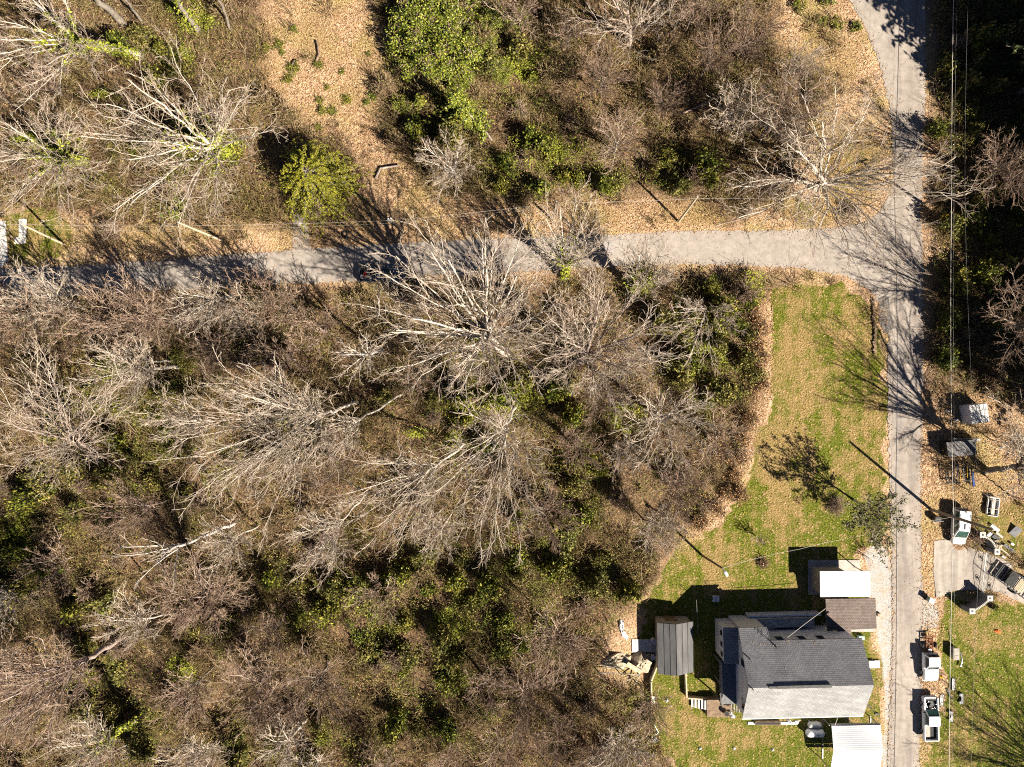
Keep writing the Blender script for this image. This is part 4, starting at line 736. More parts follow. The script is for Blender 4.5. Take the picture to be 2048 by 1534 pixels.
for i in range(5): c_.box((-.36 + .18 * i, 0, .45), (.13, .72, .06))
c_.box((0, .33, .22), (.85, .05, .4)).box((0, -.33, .22), (.85, .05, .4)).build('slats', M['white_wall'], cr)
cl = thing('clothes_line', 'clothes line posts standing in the house shadow by the grey shed', 'clothes line', (0, 0, 0))
for a in ((1393, 1200), (1396, 1270)):
    MB().tube([W(*a, 0), W(*a, 2)], .04, 6).build('post', M['steel'], cl)
MB().tube([W(1393, 1200, 1.95), W(1396, 1270, 1.95)], .02, 4).build('line', M['wire_dark'], cl)
# south side
ss = thing('concrete_steps', 'pale concrete step block between the house and the gravel drive', 'steps', W(1746.5, 1327)); MB().box((0, 0, .12), (1.5, .95, .24)).build('lower_tread', M['concrete_white'], ss); MB().box((-.35, 0, .32), (.8, .93, .2)).build('upper_tread', M['concrete_white'], ss)
p = W(1545, 1446); tag(MB().box((p.x, p.y, .06), (6.6, .35, .12)).build('foundation_strip', M['concrete_white']), 'pale concrete strip along the south foot of the house', 'concrete strip')
sk = thing('planter_box', 'long narrow brown planter box below the south eave of the house', 'planter', W(1534, 1443.5)); MB().box((0, 0, .3), (3.4, .45, .36)).build('box', M['wood_brown'], sk); MB().box((0, 0, .47), (3.2, .3, .05)).build('soil', M['black'], sk)
lumpy('tarpaulin', 'grey and white folded sheet leaning by the south foot of the house', 'tarpaulin', [(1572, 1439), (1580, 1440), (1589, 1448), (1580, 1448)], .1, .35, M['cloth'], 9, .06)
lumpy('stone', 'pale flat stone by the south foot of the house near the tanks', 'stone', [(1589, 1441), (1599, 1440), (1598, 1447), (1588, 1449)], .05, .12, M['concrete_white'], 10, .02)
def tank(label, a, b_, r, m):
    p, q = W(*a, r + .25), W(*b_, r + .25); c = (p + q) / 2; L = (q - p).length / 2; t_ = thing('propane_tank', label, 'tank', (c.x, c.y, 0), math.atan2((q - p).y, (q - p).x)); z = r + .25
    n = 7; xs = [-L + r * (1 - math.cos(i / n * math.pi / 2)) for i in range(n + 1)]; rs = [r * math.sin(i / n * math.pi / 2) for i in range(n + 1)]; rs[0] = .02
    MB().tube([(x, 0, z) for x in xs] + [(-x, 0, z) for x in xs[::-1]], rs + rs[::-1], 18).build('body', m, t_); MB().tube([(.15, 0, z + r - .03), (.15, 0, z + r + .2)], .16, 10).build('valve_cover', M['steel'], t_)
    for x in (-L * .5, L * .5): MB().box((x, 0, .14), (.18, r * 1.3, .3)).build('foot', M['concrete'], t_)
tank('shorter greyish propane tank close to the south eave of the house', (1615, 1450), (1643, 1450), .42, M['tank_grey'])
tank('larger white propane tank beside the metal carport', (1611, 1466), (1649, 1466), .52, M['tank'])

# ------------------------------------------------------------------ carports
gs = thing('garage', 'flat white roofed garage at the north end of the house by the gravel', 'garage', (0, 0, 0)); z = 3.25
c4 = [W(1640, 1143, z), W(1641, 1194, z), W(1741, 1193, z), W(1740, 1142, z)]; MB().prism(c4, .16).build('roof', M['white_roof'], gs)
i4 = [c4[0] + Vector((.2, -.2, -.16)), c4[1] + Vector((.2, .2, -.16)), c4[2] + Vector((-.3, .2, -.16)), c4[3] + Vector((-.3, -.2, -.16))]
w_ = MB(); w_.prism([i4[0], i4[1], i4[1] + Vector((.15, 0, 0)), i4[0] + Vector((.15, 0, 0))], 3.1); w_.prism([i4[0] + Vector((.152, 0, 0)), i4[0] + Vector((.152, -.15, 0)), i4[3] + Vector((-2.6, -.15, 0)), i4[3] + Vector((-2.6, 0, 0))], 3.1); w_.prism([i4[1] + Vector((.152, .15, 0)), i4[1] + Vector((.152, 0, 0)), i4[2], i4[2] + Vector((0, .15, 0))], 3.1)
w_.build('wall', M['wood_grey'], gs); 
for q in (i4[2], i4[3]): MB().tube([(q.x - .1, q.y + (.1 if q is i4[2] else -.1), 0), (q.x - .1, q.y + (.1 if q is i4[2] else -.1), 3.1)], .07, 6).build('post', M['wood_grey'], gs)
c = (c4[0] + c4[2]) / 2; tag(MB().box((c.x, c.y, .05), (6.9, 4.6, .1)).build('floor_slab', M['concrete']), 'concrete floor slab under the white roofed garage', 'slab')
cp = thing('carport', 'brown shingled carport joined to the north side of the house', 'carport', (0, 0, 0)); zn, zs = 3.05, 2.65
MB().prism([W(1651, 1198, zn), W(1655, 1262, zs), W(1753.5, 1257, zs), W(1751, 1196.5, zn)], .15).build('roof', M['roof_brown'], cp)
MB().prism([W(1675, 1259.5, zs - .03), W(1677, 1281, zs - .1), W(1703, 1280, zs - .1), W(1702, 1258, zs - .03)], .12).build('breezeway_roof', M['roof_brown'], cp)
for px, py in ((1656, 1203), (1658, 1256), (1748, 1252), (1746, 1202), (1700, 1255)): q = W(px, py, 2.6); MB().box((q.x, q.y, 1.3), (.12, .12, 2.6)).build('post', M['wood_grey'], cp)
q = W(1700, 1230, 0); tag(MB().box((q.x, q.y, .05), (6.6, 4.4, .1)).build('floor_slab', M['concrete']), 'concrete floor slab under the brown shingled carport', 'slab')
q = W(1637, 1263); bb = thing('barrel', 'blue plastic barrel in the dark corner between house and carport', 'barrel', q); MB().tube([(0, 0, 0), (0, 0, .3), (0, 0, .7), (0, 0, 1)], [.38, .43, .43, .38], 14).build('body', M['blue'], bb)
cb = thing('crate', 'open wooden crate with pale rim beside the breezeway', 'crate', W(1668, 1269)); MB().box((-.5, 0, .45), (.06, .9, .9)).box((.5, 0, .5), (.08, .95, 1.0)).box((0, .42, .45), (.95, .06, .9)).box((0, -.42, .45), (.95, .06, .9)).build('sides', M['wood_pale'], cb)
MB().box((0, 0, .08), (.94, .78, .05)).build('base', M['wood_brown'], cb)
gb = thing('storage_bin', 'pale green storage box right of the breezeway', 'box', W(1719, 1273)); MB().box((0, 0, .3), (.72, .5, .6)).build('body', M['bin_green'], gb, .03); MB().box((0, 0, .63), (.76, .54, .06)).build('lid', M['bin_green'], gb, .02)
bx = thing('cardboard_box', 'small tan box on the gravel beside the brown carport', 'box', W(1757, 1229)); MB().box((0, 0, .18), (.4, .42, .36)).build('body', M['wood_pale'], bx, .01); MB().box((0, 0, .365), (.06, .42, .01)).build('tape', M['wood_brown'], bx)
mc = thing('metal_carport', 'white ribbed metal carport at the bottom edge beside the gravel drive', 'carport', (0, 0, 0)); ze, zg = 2.55, 3.25
a0, a1 = W(1663, 1452, ze), W(1761, 1450, ze); r0_, r1_ = W(1667, 1500, zg), W(1766, 1499, zg); b0, b1 = r0_ * 2 - a0, r1_ * 2 - a1; b0.z = b1.z = ze
def ribs(p0, p1, q0, q1, n=12):
    v, f = [], []
    for i in range(n * 4 + 1):
        u = i / (n * 4); h = .05 if i % 4 in (0, 1) else 0; v += [p0.lerp(q0, u) + Vector((0, 0, h)), p1.lerp(q1, u) + Vector((0, 0, h))]
    f = [(2 * i, 2 * i + 1, 2 * i + 3, 2 * i + 2) for i in range(n * 4)]; return MB().add(v, f)
ribs(a0, a1, r0_, r1_).build('roof', M['white_metal'], mc); ribs(r0_ + Vector((0, -.003, 0)), r1_ + Vector((0, -.003, 0)), b0, b1).build('roof', M['white_metal'], mc)
for s_, (e0, e1) in ((1, (a0, a1)), (-1, (b0, b1))): MB().prism([e0 + Vector((0, .12 * s_, -.12)), e0, e1, e1 + Vector((0, .12 * s_, -.12))] if s_ > 0 else [e0, e0 - Vector((0, .12, .12)), e1 - Vector((0, .12, .12)), e1], .35).build('fascia', M['steel'], mc)
for e in (a0, a1, b0, b1, (a0 + a1) / 2, (b0 + b1) / 2): MB().box((e.x * .996, e.y, 1.2), (.08, .08, 2.4)).build('post', M['steel'], mc)
for e0, e1 in ((a0, b0), (a1, b1)): MB().box(((e0.x + e1.x) / 2, (e0.y + e1.y) / 2, .08), (.08, (e0 - e1).length, .08)).build('base_rail', M['steel'], mc)
so_ = thing('solar_lamp', 'small black garden lamp lying on the strip right of the house', 'lamp', (0, 0, 0)); MB().tube([W(1738, 1412, .4), W(1752, 1427, .1)], .03, 6).build('pole', M['dark_metal'], so_); MB().box(W(1738, 1412, .45), (.3, .25, .12)).build('head', M['dark_metal'], so_); MB().box(W(1754, 1428, .1), (.5, .2, .1)).build('base', M['dark_metal'], so_)

# ------------------------------------------------------------------ white box shed and dark cabin on the right
def box_roofed(name, label, cat, c4, z, wall, roof_m, ov=.12, door=None):
    o = thing(name, label, cat, (0, 0, 0)); P = [W(x, y, z) for x, y in c4]; c = sum(P, Vector()) / 4
    MB().prism(P, .12).build('roof', roof_m, o); I = [c + (p - c) * (1 - ov / 2) - Vector((0, 0, .12)) for p in P]; MB().prism(I, z - .12).build('wall', wall, o); return o, P
o, P = box_roofed('box_shed', 'white square box shed with weathered flat roof by the right edge', 'shed', [(1938, 811), (1944, 848), (1979, 844), (1974, 807)], 2.1, M['white_wall'], nmat('weathered_white', [(.22, .21, .2), (.55, .54, .53), (.74, .73, .71)], 1.4, .7, bp=.02), .02)
m_ = MB()
for f in (.38, .8): m_.tube([P[0].lerp(P[3], f) + Vector((0, 0, .02)), P[1].lerp(P[2], f) + Vector((0, 0, .02))], .04, 5)
m_.build('batten', M['white_paint'], o)
o, P = box_roofed('dark_cabin', 'dark grey box shed standing in the shadow of the big leaning tree', 'shed', [(1893, 885), (1897, 914), (1954, 909), (1951, 879)], 1.8, M['dark_metal'], nmat('dark_roof', [(.05, .05, .055), (.12, .115, .115), (.18, .17, .165)], 1.5, .6))
tag(MB().box(W(1928, 879, .9), (3.6, .3, 1.1)).build('panel', M['steel']), 'grey panel leaning along the top side of the dark box shed', 'panel')
# ------------------------------------------------------------------ vehicles
def sec(x, w_, z0, z1, r=.1):
    return [Vector((x, y, z)) for y, z in ((-w_ + r, z0), (w_ - r, z0), (w_, z0 + r), (w_, z1 - r), (w_ - r, z1), (-w_ + r, z1), (-w_, z1 - r), (-w_, z0 + r))]
def wheel(x, y, r, parent, rim='steel'):
    s = 1 if y > 0 else -1; t_ = MB().tube([(x, y - .12, r), (x, y - .1, r), (x, y + .1, r), (x, y + .12, r)], [r * .9, r, r, r * .9], 18).build('wheel', M['black'], parent)
    MB().tube([(x, y + s * .08, r), (x, y + s * .135, r)], r * .55, 12).build('rim', M[rim], t_)
def greenhouse(root, x0, x1, xr0, xr1, w0, w1, z0, z1, paint, glass, split=None):
    B = [(x0, w0), (x1, w0), (x1, -w0), (x0, -w0)]; Tp = [(xr0, w1), (xr1, w1), (xr1, -w1), (xr0, -w1)]
    mb = MB().add([(x, y, z0) for x, y in B] + [(x, y, z1) for x, y in Tp], [(0, 1, 5, 4), (1, 2, 6, 5), (2, 3, 7, 6), (3, 0, 4, 7), (4, 5, 6, 7)])
    top = MB().loft([sec(xr0 - .03, w1 + .02, z1 - .03, z1 + .03, .03), sec((xr0 + xr1) / 2, w1 + .04, z1 - .03, z1 + .07, .05), sec(xr1 + .05, w1 + .02, z1 - .03, z1 + .03, .03)]); mb.v, n = mb.v, len(mb.v); mb.add(top.v, top.f)
    mb.build('cab', paint, root)
    def pane(nm, a, b_, c_, d_):
        a, b_, c_, d_ = map(Vector, (a, b_, c_, d_)); n_ = (b_ - a).cross(d_ - a).normalized(); ce = (a + b_ + c_ + d_) / 4
        if n_.dot(ce - Vector(((x0 + x1) / 2, 0, z0))) < 0: n_ = -n_
        q = [ce + (p - ce) * .9 + n_ * .012 for p in (a, b_, c_, d_)]; MB().add(q, [(0, 1, 2, 3)]).build(nm, glass, root)
    pane('windshield', (x1, w0, z0), (x1, -w0, z0), (xr1, -w1, z1), (xr1, w1, z1)); pane('rear_window', (x0, w0, z0), (x0, -w0, z0), (xr0, -w1, z1), (xr0, w1, z1))
    for s in (1, -1):
        cuts = split or [0, 1]
        for u, v in zip(cuts, cuts[1:]):
            l = lambda p, q, f: p + (q - p) * f
            pane('side_window', (l(x0, x1, u + .02), s * w0, z0), (l(x0, x1, v - .02), s * w0, z0), (l(xr0, xr1, v - .02), s * w1, z1), (l(xr0, xr1, u + .02), s * w1, z1))
def pickup(label, loc, rz, paint, hood=True, bed=True, glass='glass', mat_=True):
    o = thing('pickup_truck', label, 'pickup truck', loc, rz); pm = M[paint]
    f = MB()
    if hood: f.loft([sec(2.82, .82, .45, .85), sec(2.7, .93, .4, .98), sec(2.0, .95, .38, 1.08), sec(1.15, .95, .38, 1.14)])
    else:
        f.box((1.98, .87, .78), (1.66, .16, .7)); f.box((1.98, -.87, .78), (1.66, .16, .7)); f.box((2.79, 0, .72), (.14, 1.74, .5)); f.box((1.98, 0, .4), (1.6, 1.56, .1)); f.box((1.13, 0, .85), (.08, 1.58, .5))
    f.loft([sec(1.09, .95, .38, 1.12), sec(-.78, .95, .38, 1.12)]); f.build('body', pm, o)
    greenhouse(o, -.74, 1.28, -.55, .62, .88, .72, 1.125, 1.74, pm, M[glass], [.04, .96])
    if not hood:
        e = MB(); r = random.Random(4); e.box((1.95, .0, .7), (.8, .5, .5)); e.tube([(1.9, 0, .95), (1.9, 0, 1.08)], .22, 10); e.box((2.55, 0, .75), (.12, 1.3, .5))
        for _ in range(16): e.box((r.uniform(1.3, 2.6), r.uniform(-.7, .7), r.uniform(.55, .85)), (r.uniform(.1, .35), r.uniform(.1, .3), r.uniform(.1, .3)), r.uniform(0, 1.5))
        e.build('engine', M['dark_metal'], o); e2 = MB()
        for _ in range(7): e2.box((r.uniform(1.3, 2.6), r.uniform(-.7, .7), 1.0), (r.uniform(.06, .2), r.uniform(.05, .2), .06), r.uniform(0, 1.5))
        e2.tube([(1.4, -.5, .98), (2.0, -.2, 1.04), (2.4, .4, .98)], .03, 6); e2.build('engine_part', M['chrome'], o)
    if bed:
        b_ = MB(); b_.box((-1.82, 0, .62), (2.0, 1.7, .08)); b_.box((-1.82, .9, .8), (2.08, .1, .66)); b_.box((-1.82, -.9, .8), (2.08, .1, .66)); b_.box((-2.83, 0, .82), (.07, 1.7, .62)); b_.box((-.83, 0, .82), (.06, 1.7, .58)); b_.build('bed', pm, o)
        MB().box((-1.82, 0, .67), (1.9, 1.66, .02)).build('bed_liner', M['black'], o)
        if mat_: MB().box((-1.72, -.38 if mat_ == 'r' else .38, .70), (1.7, .75, .03)).build('bed_mat', M['wood_grey'], o)
    else:
        r_ = M['rust']; MB().box((-1.9, .42, .62), (2.3, .09, .14)).box((-1.9, -.42, .62), (2.3, .09, .14)).build('chassis_rail', r_, o)
        c_ = MB()
        for x in (-.95, -1.5, -2.1, -2.9): c_.box((x, 0, .62), (.1, .78, .1))
        c_.box((-2.95, 0, .65), (.1, 1.6, .1)); c_.tube([(-2.95, .75, .65), (-3.5, .75, .7)], .05, 6); c_.tube([(-2.95, -.2, .65), (-3.6, -.1, .7)], .05, 6); c_.build('crossmember', r_, o)
        MB().tube([(-1.75, -.85, .4), (-1.75, .85, .4)], .08, 8).tube([(-1.75, 0, .4), (-.9, 0, .5)], .06, 8).build('axle', r_, o); MB().tube([(-1.2, -.1, .6), (-1.2, -.1, .9)], .2, 12).build('fuel_tank', M['steel'], o); MB().box((-1.3, .3, .62), (.5, .35, .2)).box((-2.5, .1, .65), (.4, .5, .15)).build('exhaust', r_, o)
    for x in (1.9, -1.75):
        for y in (.86, -.86): wheel(x, y, .37, o)
    for s in (1, -1): MB().box((1.0, s * 1.05, 1.18), (.12, .22, .18)).build('mirror', M['black'] if hood is False else pm, o)
    for s in (1, -1): MB().box((2.84, s * .62, .75), (.04, .3, .16)).build('headlight', M['glass'], o)
    MB().box((2.9, 0, .5), (.1, 1.8, .16)).build('bumper', M['chrome'], o); return o
def heading(a, b_): p, q = W(*a, .8), W(*b_, .8); return (p + q) / 2, math.atan2((q - p).y, (q - p).x)
c, r = heading((1861, 1480), (1860, 1393)); pickup('white pickup truck without hood, its engine bare and its bed open', (c.x, c.y, .05), r, 'white_paint', hood=False, glass='glass_green', mat_='l')
c, r = heading((1860, 1274), (1861, 1362)); pickup('white pickup cab with its bed gone and rusty frame bare behind', (c.x, c.y, .05), r, 'white_paint', bed=False)
c, r = heading((716, 549), (808, 551)); dk = pickup('dark navy pickup truck parked in tree shadow on the left road', (c.x, c.y, .05), r, 'navy', mat_='r')
ld = thing('fuel_can', 'red fuel can lying in the bed of the dark pickup', 'can', (c.x - 2.1, c.y + .1, .79)); MB().box((0, 0, .15), (.35, .5, .3)).build('body', M['red'], ld, .03); MB().tube([(.1, .1, .3), (.1, .1, .38)], .05, 8).build('spout', M['black'], ld)
lb = thing('plastic_bag', 'pale bag in the tail of the dark pickup bed', 'bag', (c.x - 2.6, c.y - .2, .79)); MB().loft([sec(-.15, .2, 0, .15, .05), sec(0, .3, 0, .3, .1), sec(.15, .2, 0, .15, .05)], 0, True).build('sack', M['cloth'], lb)
# white people carrier
c, r = heading((1922, 1017), (1917, 1087)); vn = thing('minivan', 'white minivan parked under the wooden utility pole beside the driveway', 'van', (c.x, c.y, .02), r); pm = M['white_paint']
MB().loft([sec(2.42, .72, .42, .78), sec(2.3, .86, .36, .9), sec(1.7, .93, .34, 1.0), sec(1.0, .95, .34, 1.08), sec(-2.2, .95, .34, 1.1), sec(-2.4, .86, .4, 1.0)]).build('body', pm, vn)
greenhouse(vn, -2.3, 1.5, -2.1, .45, .9, .74, 1.07, 1.78, pm, M['glass_green'], [.03, .36, .62, .9])
for x in (1.55, -1.5):
    for y in (.84, -.84): wheel(x, y, .34, vn)
for s in (1, -1): MB().box((1.05, s * 1.03, 1.12), (.12, .2, .16)).build('mirror', pm, vn); MB().box((2.33, s * .58, .78), (.14, .36, .14)).build('headlight', M['glass'], vn); MB().box((-2.38, s * .74, .95), (.06, .14, .4)).build('tail_light', M['red'], vn)
MB().box((-.1, 0, 1.87), (.7, .16, .02)).build('roof_vent', M['dark_metal'], vn); MB().box((-2.02, .0, 1.84), (.14, .3, .03)).build('brake_light', M['dark_metal'], vn)
for s in (1, -1): MB().tube([(-1.7, s * .66, 1.86), (.1, s * .66, 1.86)], .025, 6).build('roof_rail', M['white_paint'], vn)
# trailers on the right
def trailer(label, a, b_, wd, m, slats, loads=()):
    p, q = W(*a, .6), W(*b_, .6); c = (p + q) / 2; L = (q - p).length; o = thing('utility_trailer', label, 'trailer', (c.x, c.y, 0), math.atan2((q - p).y, (q - p).x))
    f = MB().box((0, wd / 2, .6), (L, .1, .14)).box((0, -wd / 2, .6), (L, .1, .14)).box((L / 2, 0, .6), (.1, wd + .1, .14)).box((-L / 2, 0, .6), (.1, wd + .1, .14)); f.box((-L / 2 - .5, 0, .55), (1.0, .1, .1)); f.build('frame', m, o)
    for i in range(slats): MB().box((-L / 2 + (i + .5) * L / slats, 0, .63), (.09, wd - .12, .05)).build('slat', m, o)
    for y in (wd / 2 + .18, -wd / 2 - .18): wheel(.1, y, .33, o)
    return o
o = trailer('black flatbed trailer of open bars on the driveway at the right edge', (1998, 1140), (2080, 1200), 2.1, M['dark_metal'], 14)
p = W(2022, 1156, .95); bxx = thing('black_box', 'black box standing on the flatbed trailer', 'box', (p.x, p.y, .67), -.63); MB().box((0, 0, .25), (1.0, 1.9, .5)).build('body', M['dark_metal'], bxx, .03); MB().box((0, 0, .52), (1.06, 1.96, .05)).build('lid', M['black'], bxx, .01)
p = W(2044, 1173, .95); pl = thing('pallet', 'pinkish wooden pallet on the flatbed trailer at the right edge', 'pallet', (p.x, p.y, .67), -.63); q_ = MB()
for i in range(6): q_.box((-.5 + .2 * i, 0, .1), (.14, 1.6, .05))
q_.box((0, .6, .04), (1.2, .1, .07)).box((0, -.6, .04), (1.2, .1, .07)).build('boards', M['wood_pale'], pl)
o = trailer('black metal trailer with yellow and blue bars below the dark box shed', (1944, 945), (1892, 951), 1.9, M['dark_metal'], 5)
for k, (x, y, m) in enumerate(((-.1, .3, 'yellow'), (-1.1, -.1, 'yellow'), (.3, -.2, 'blue'), (-.5, .0, 'steel'))): MB().tube([(x, y - .8, .72 + .05 * k), (x + .15, y + .7, .74 + .05 * k)], .04, 6).build('bar', M[m], o)
tag(MB().box(W(1946, 958, .5), (.5, 2.0, .12), .1, tilt=('Y', .6)).build('ladder_board', M['blue']), 'pale blue board leaning at the end of the barred trailer', 'board')
cf = thing('cot_frame', 'white metal frame with cream bench and dark base beside the white minivan', 'frame', W(1980, 1012), -.12)
f = MB().box((0, 1.2, .55), (1.3, .08, .5)).box((0, -1.2, .55), (1.3, .08, .5)).box((.65, 0, .55), (.08, 2.4, .5)).box((-.65, 0, .4), (.08, 2.4, .3)); f.build('frame', M['white_wall'], cf)
MB().box((-.05, .15, .72), (.42, 2.3, .1)).build('bench', M['cap'], cf); MB().box((0, 0, .2), (1.2, 2.3, .3)).build('base', M['dark_metal'], cf)
for y in (.9, -.3): MB().box((.1, y, .8), (1.4, .06, .05)).build('bar', M['wood_pale'], cf)

# ------------------------------------------------------------------ gate, pillars, walls
PIL = [(1966, 1070, 'nearer the white minivan on the north side of the driveway'), (1995, 1104, 'next to the gate on the north side of the driveway'), (1980.7, 1197, 'next to the gate on the south side of the driveway'), (1945, 1222.7, 'at the outer end of the wall south of the driveway')]
for px, py, lb in PIL:
    q = W(px, py, 2.1); o = thing('gate_pillar', 'square grey pillar with pale cap ' + lb, 'pillar', (q.x, q.y, 0)); MB().box((0, 0, 1.0), (.55, .55, 2.0)).build('shaft', M['block'], o)
    MB().box((0, 0, 2.05), (.72, .72, .1)).build('cap', M['cap'], o); MB().box((0, 0, 2.13), (.2, .2, .06)).build('lamp_base', M['dark_metal'], o)
def block_wall(label, a, b_, bow, h=1.9):
    p, q = W(*a, h), W(*b_, h); n = 12; t_ = (q - p).normalized(); s = Vector((-t_.y, t_.x, 0)); o = thing('block_wall', label, 'wall', (0, 0, 0)); pts = [p.lerp(q, .08 + .84 * i / n) + s * bow * math.sin(math.pi * i / n) for i in range(n + 1)]
    m_ = MB(); d_ = MB(); L = [v + s * .1 for v in pts]; R_ = [v - s * .1 for v in pts]
    m_.add(L + R_ + [v - Vector((0, 0, h)) for v in L] + [v - Vector((0, 0, h)) for v in R_], [f for i in range(n) for f in ((i, i + 1, i + n + 2, i + n + 1), (i, i + 2 * n + 2, i + 2 * n + 3, i + 1), (i + n + 1, i + n + 2, i + 3 * n + 4, i + 3 * n + 3))]).build('wall', M['block'], o)
    for i in range(n): c_ = (pts[i] + pts[i + 1]) / 2; dd = pts[i + 1] - pts[i]; d_.box((c_.x, c_.y, h + .05), (dd.length * .55, .24, .1), math.atan2(dd.y, dd.x))
    d_.build('coping', M['cap'], o)
block_wall('curved grey block wall with pale coping north of the driveway gate', (1966, 1070), (1995, 1104), .35)
block_wall('straight grey block wall with pale coping south of the driveway gate', (1945, 1222.7), (1980.7, 1197), -.1)
gt = thing('driveway_gate', 'black arched iron gate with ring ornaments standing across the driveway', 'gate', (0, 0, 0)); g0, g1 = W(1976, 1105, 0), W(1965, 1186, 0)
for leaf_ in range(2):
    u0, u1 = (0, .49) if leaf_ == 0 else (.51, 1); a, b_ = g0.lerp(g1, u0), g0.lerp(g1, u1); m_ = MB(); hz = lambda u: 1.25 + .65 * math.sin(math.pi * u)
    for k in range(17):
        u = u0 + (u1 - u0) * k / 16; q = g0.lerp(g1, u); m_.tube([q + Vector((0, 0, .1)), q + Vector((0, 0, hz(u)))], .016 if 0 < k < 16 else .04, 5)
    for z in (.15, .7): m_.tube([a + Vector((0, 0, z)), b_ + Vector((0, 0, z))], .03, 5)
    m_.tube([g0.lerp(g1, u0 + (u1 - u0) * k / 10) + Vector((0, 0, hz(u0 + (u1 - u0) * k / 10))) for k in range(11)], .03, 5); lf_ = m_.build('gate_leaf', M['dark_metal'], gt)
    for f in (.5,):
        c_ = a.lerp(b_, f) + Vector((0, 0, 1.0)); t_ = (b_ - a).normalized(); rg_ = MB().tube([c_ + t_ * .36 * math.cos(w0) + Vector((0, 0, .36 * math.sin(w0))) for w0 in np.linspace(0, 6.2832, 25)], .035, 6, caps=False)
        rg_.tube([c_ + t_ * .2 * math.cos(w0) + Vector((0, 0, .2 * math.sin(w0 * .5 + 1))) for w0 in np.linspace(0, 6.2832, 13)], .03, 5); rg_.box(c_, (.05, .25, .3)); rg_.build('ring_ornament', M['dark_metal'], lf_)
wall_line('flush concrete threshold strip under the iron gate', [(1974, 1107), (1966, 1184)], .07, .35, M['concrete_white'], 'threshold', 'threshold_strip')
pb = thing('potted_shrub', 'round green potted shrub behind the wall south of the driveway', 'shrub', W(1982, 1211)); MB().tube([(0, 0, 0), (0, 0, .5)], [.35, .45], 12).build('pot', M['dark_metal'], pb)
rg = np.random.default_rng(3); pts_ = nrm(rg.normal(0, 1, (900, 3))) * .42 * rg.uniform(.6, 1, (900, 1)) + np.array([0, 0, .85]); V, Q, A = leaves(rg, pts_, .08); link('foliage', np_mesh('foliage', V, Q, M['leaf_green'], A), pb)

# ------------------------------------------------------------------ poles, lamp, signs and cables
def pole(label, base, top, h, r=.15, arm=None, trans=False, bark='wood_pole'):
    b_, t_ = W(*base), W(*top, h); o = thing('utility_pole', label, 'pole', b_); d = t_ - b_; MB().tube([Vector((0, 0, -.3)), d * .5, d], [r * 1.1, r, r * .8], 10).build('shaft', M[bark], o)
    if trans:
        c_ = d * .87 + Vector((-.35, .1, 0)); MB().tube([c_ - Vector((0, 0, .45)), c_ + Vector((0, 0, .45))], .26, 14).build('transformer', M['steel'], o); MB().box(d * .88 + Vector((-.1, .05, 0)), (.3, .1, .3)).build('bracket', M['dark_metal'], o)
        for k in (-.12, .12): MB().tube([c_ + Vector((k, 0, .45)), c_ + Vector((k, 0, .68))], .05, 8).build('bushing', M['white_wall'], o)
    if arm: MB().box(d * .96, (arm[0], .12, .14), arm[1]).build('crossarm', M[bark], o)
    MB().tube([d, d + Vector((0, 0, .2))], .05, 8).build('insulator', M['white_wall'], o); return o
pole('tall wooden utility pole leaning over the white minivan', (1862, 1019), (1986, 1060), 12.3, .19, trans=False)
pole('pale bare wooden pole on the verge north of the cross road', (1357, 444), (1395, 393), 9, .15, bark='wood_pale')
pole('pale wooden pole leaning left beside the lawn at the left road', (128, 489), (45, 449), 9, .15, bark='wood_pale')
pole('second pale wooden pole under the huge mossy tree by the left road', (444, 481), (357, 445), 9, .14, bark='wood_pale')
pole('dark utility pole with grey transformer above the parked truck', (810, 466), (782, 437), 9.5, .16, trans=True)
pole('grey utility pole with white cap behind the many stemmed roadside tree', (1106, 440), (1113, 403), 9, .14)
pole('wooden utility pole with crossarm on the far side of the road corner', (1845, 406), (1932, 388), 9.5, .17, arm=(2.0, .3))
lp = thing('street_lamp', 'white headed street lamp pole standing alone on the lawn', 'street lamp', W(1404, 1111)); d = W(1446, 1137, 9) - W(1404, 1111); MB().tube([Vector((0, 0, -.2)), d], [.16, .11], 10).build('pole', M['wood_brown'], lp)
e = W(1452, 1147, 9) - W(1404, 1111); MB().tube([d, e + Vector((0, .1, .1))], .04, 6).build('arm', M['steel'], lp); MB().loft([sec(-.42, .1, -.06, .06, .03), sec(-.1, .2, -.1, .1, .05), sec(.25, .17, -.1, .08, .05), sec(.42, .06, -.05, .04, .02)], 0, True).build('lamp_head', M['white_paint'], lp)
lh = [x for x in lp.children if x.name.startswith('lamp_head')][0]; lh.location = e; lh.rotation_euler = (0, 0, -1.0)
box_ = thing('meter_cabinet', 'dark metal cabinet with pale bar at the foot of the tall utility pole', 'cabinet', W(1868, 1036)); MB().box((0, 0, .5), (.8, .6, 1.0)).build('body', M['dark_metal'], box_, .02); MB().tube([(-.2, -.55, .1), (.7, -.25, .9)], .05, 6).build('bar', M['white_wall'], box_)
sg = thing('road_sign', 'yellow diamond road sign on a post at the dark roadside', 'sign', W(1868, 441)); MB().tube([(0, 0, 0), (0, 0, 2.5)], .035, 8).build('post', M['steel'], sg); q_ = MB().box((0, 0, 0), (.75, .75, .02)).build('plate', M['yellow'], sg); q_.rotation_euler = (math.radians(62), math.radians(0), math.radians(8)); q_.location = (0, -.05, 2.3)
def cable(label, pts, r, m, sag=.5):
    c_ = MB(); full = []
    for a, b_ in zip(pts, pts[1:]):
        a, b_ = Vector(a), Vector(b_); full += [a.lerp(b_, i / 14) - Vector((0, 0, sag * 4 * (i / 14) * (1 - i / 14))) for i in range(14)]
    c_.tube(full + [Vector(pts[-1])], r, 5); return tag(c_.build('overhead_cable', m), label, 'cable')
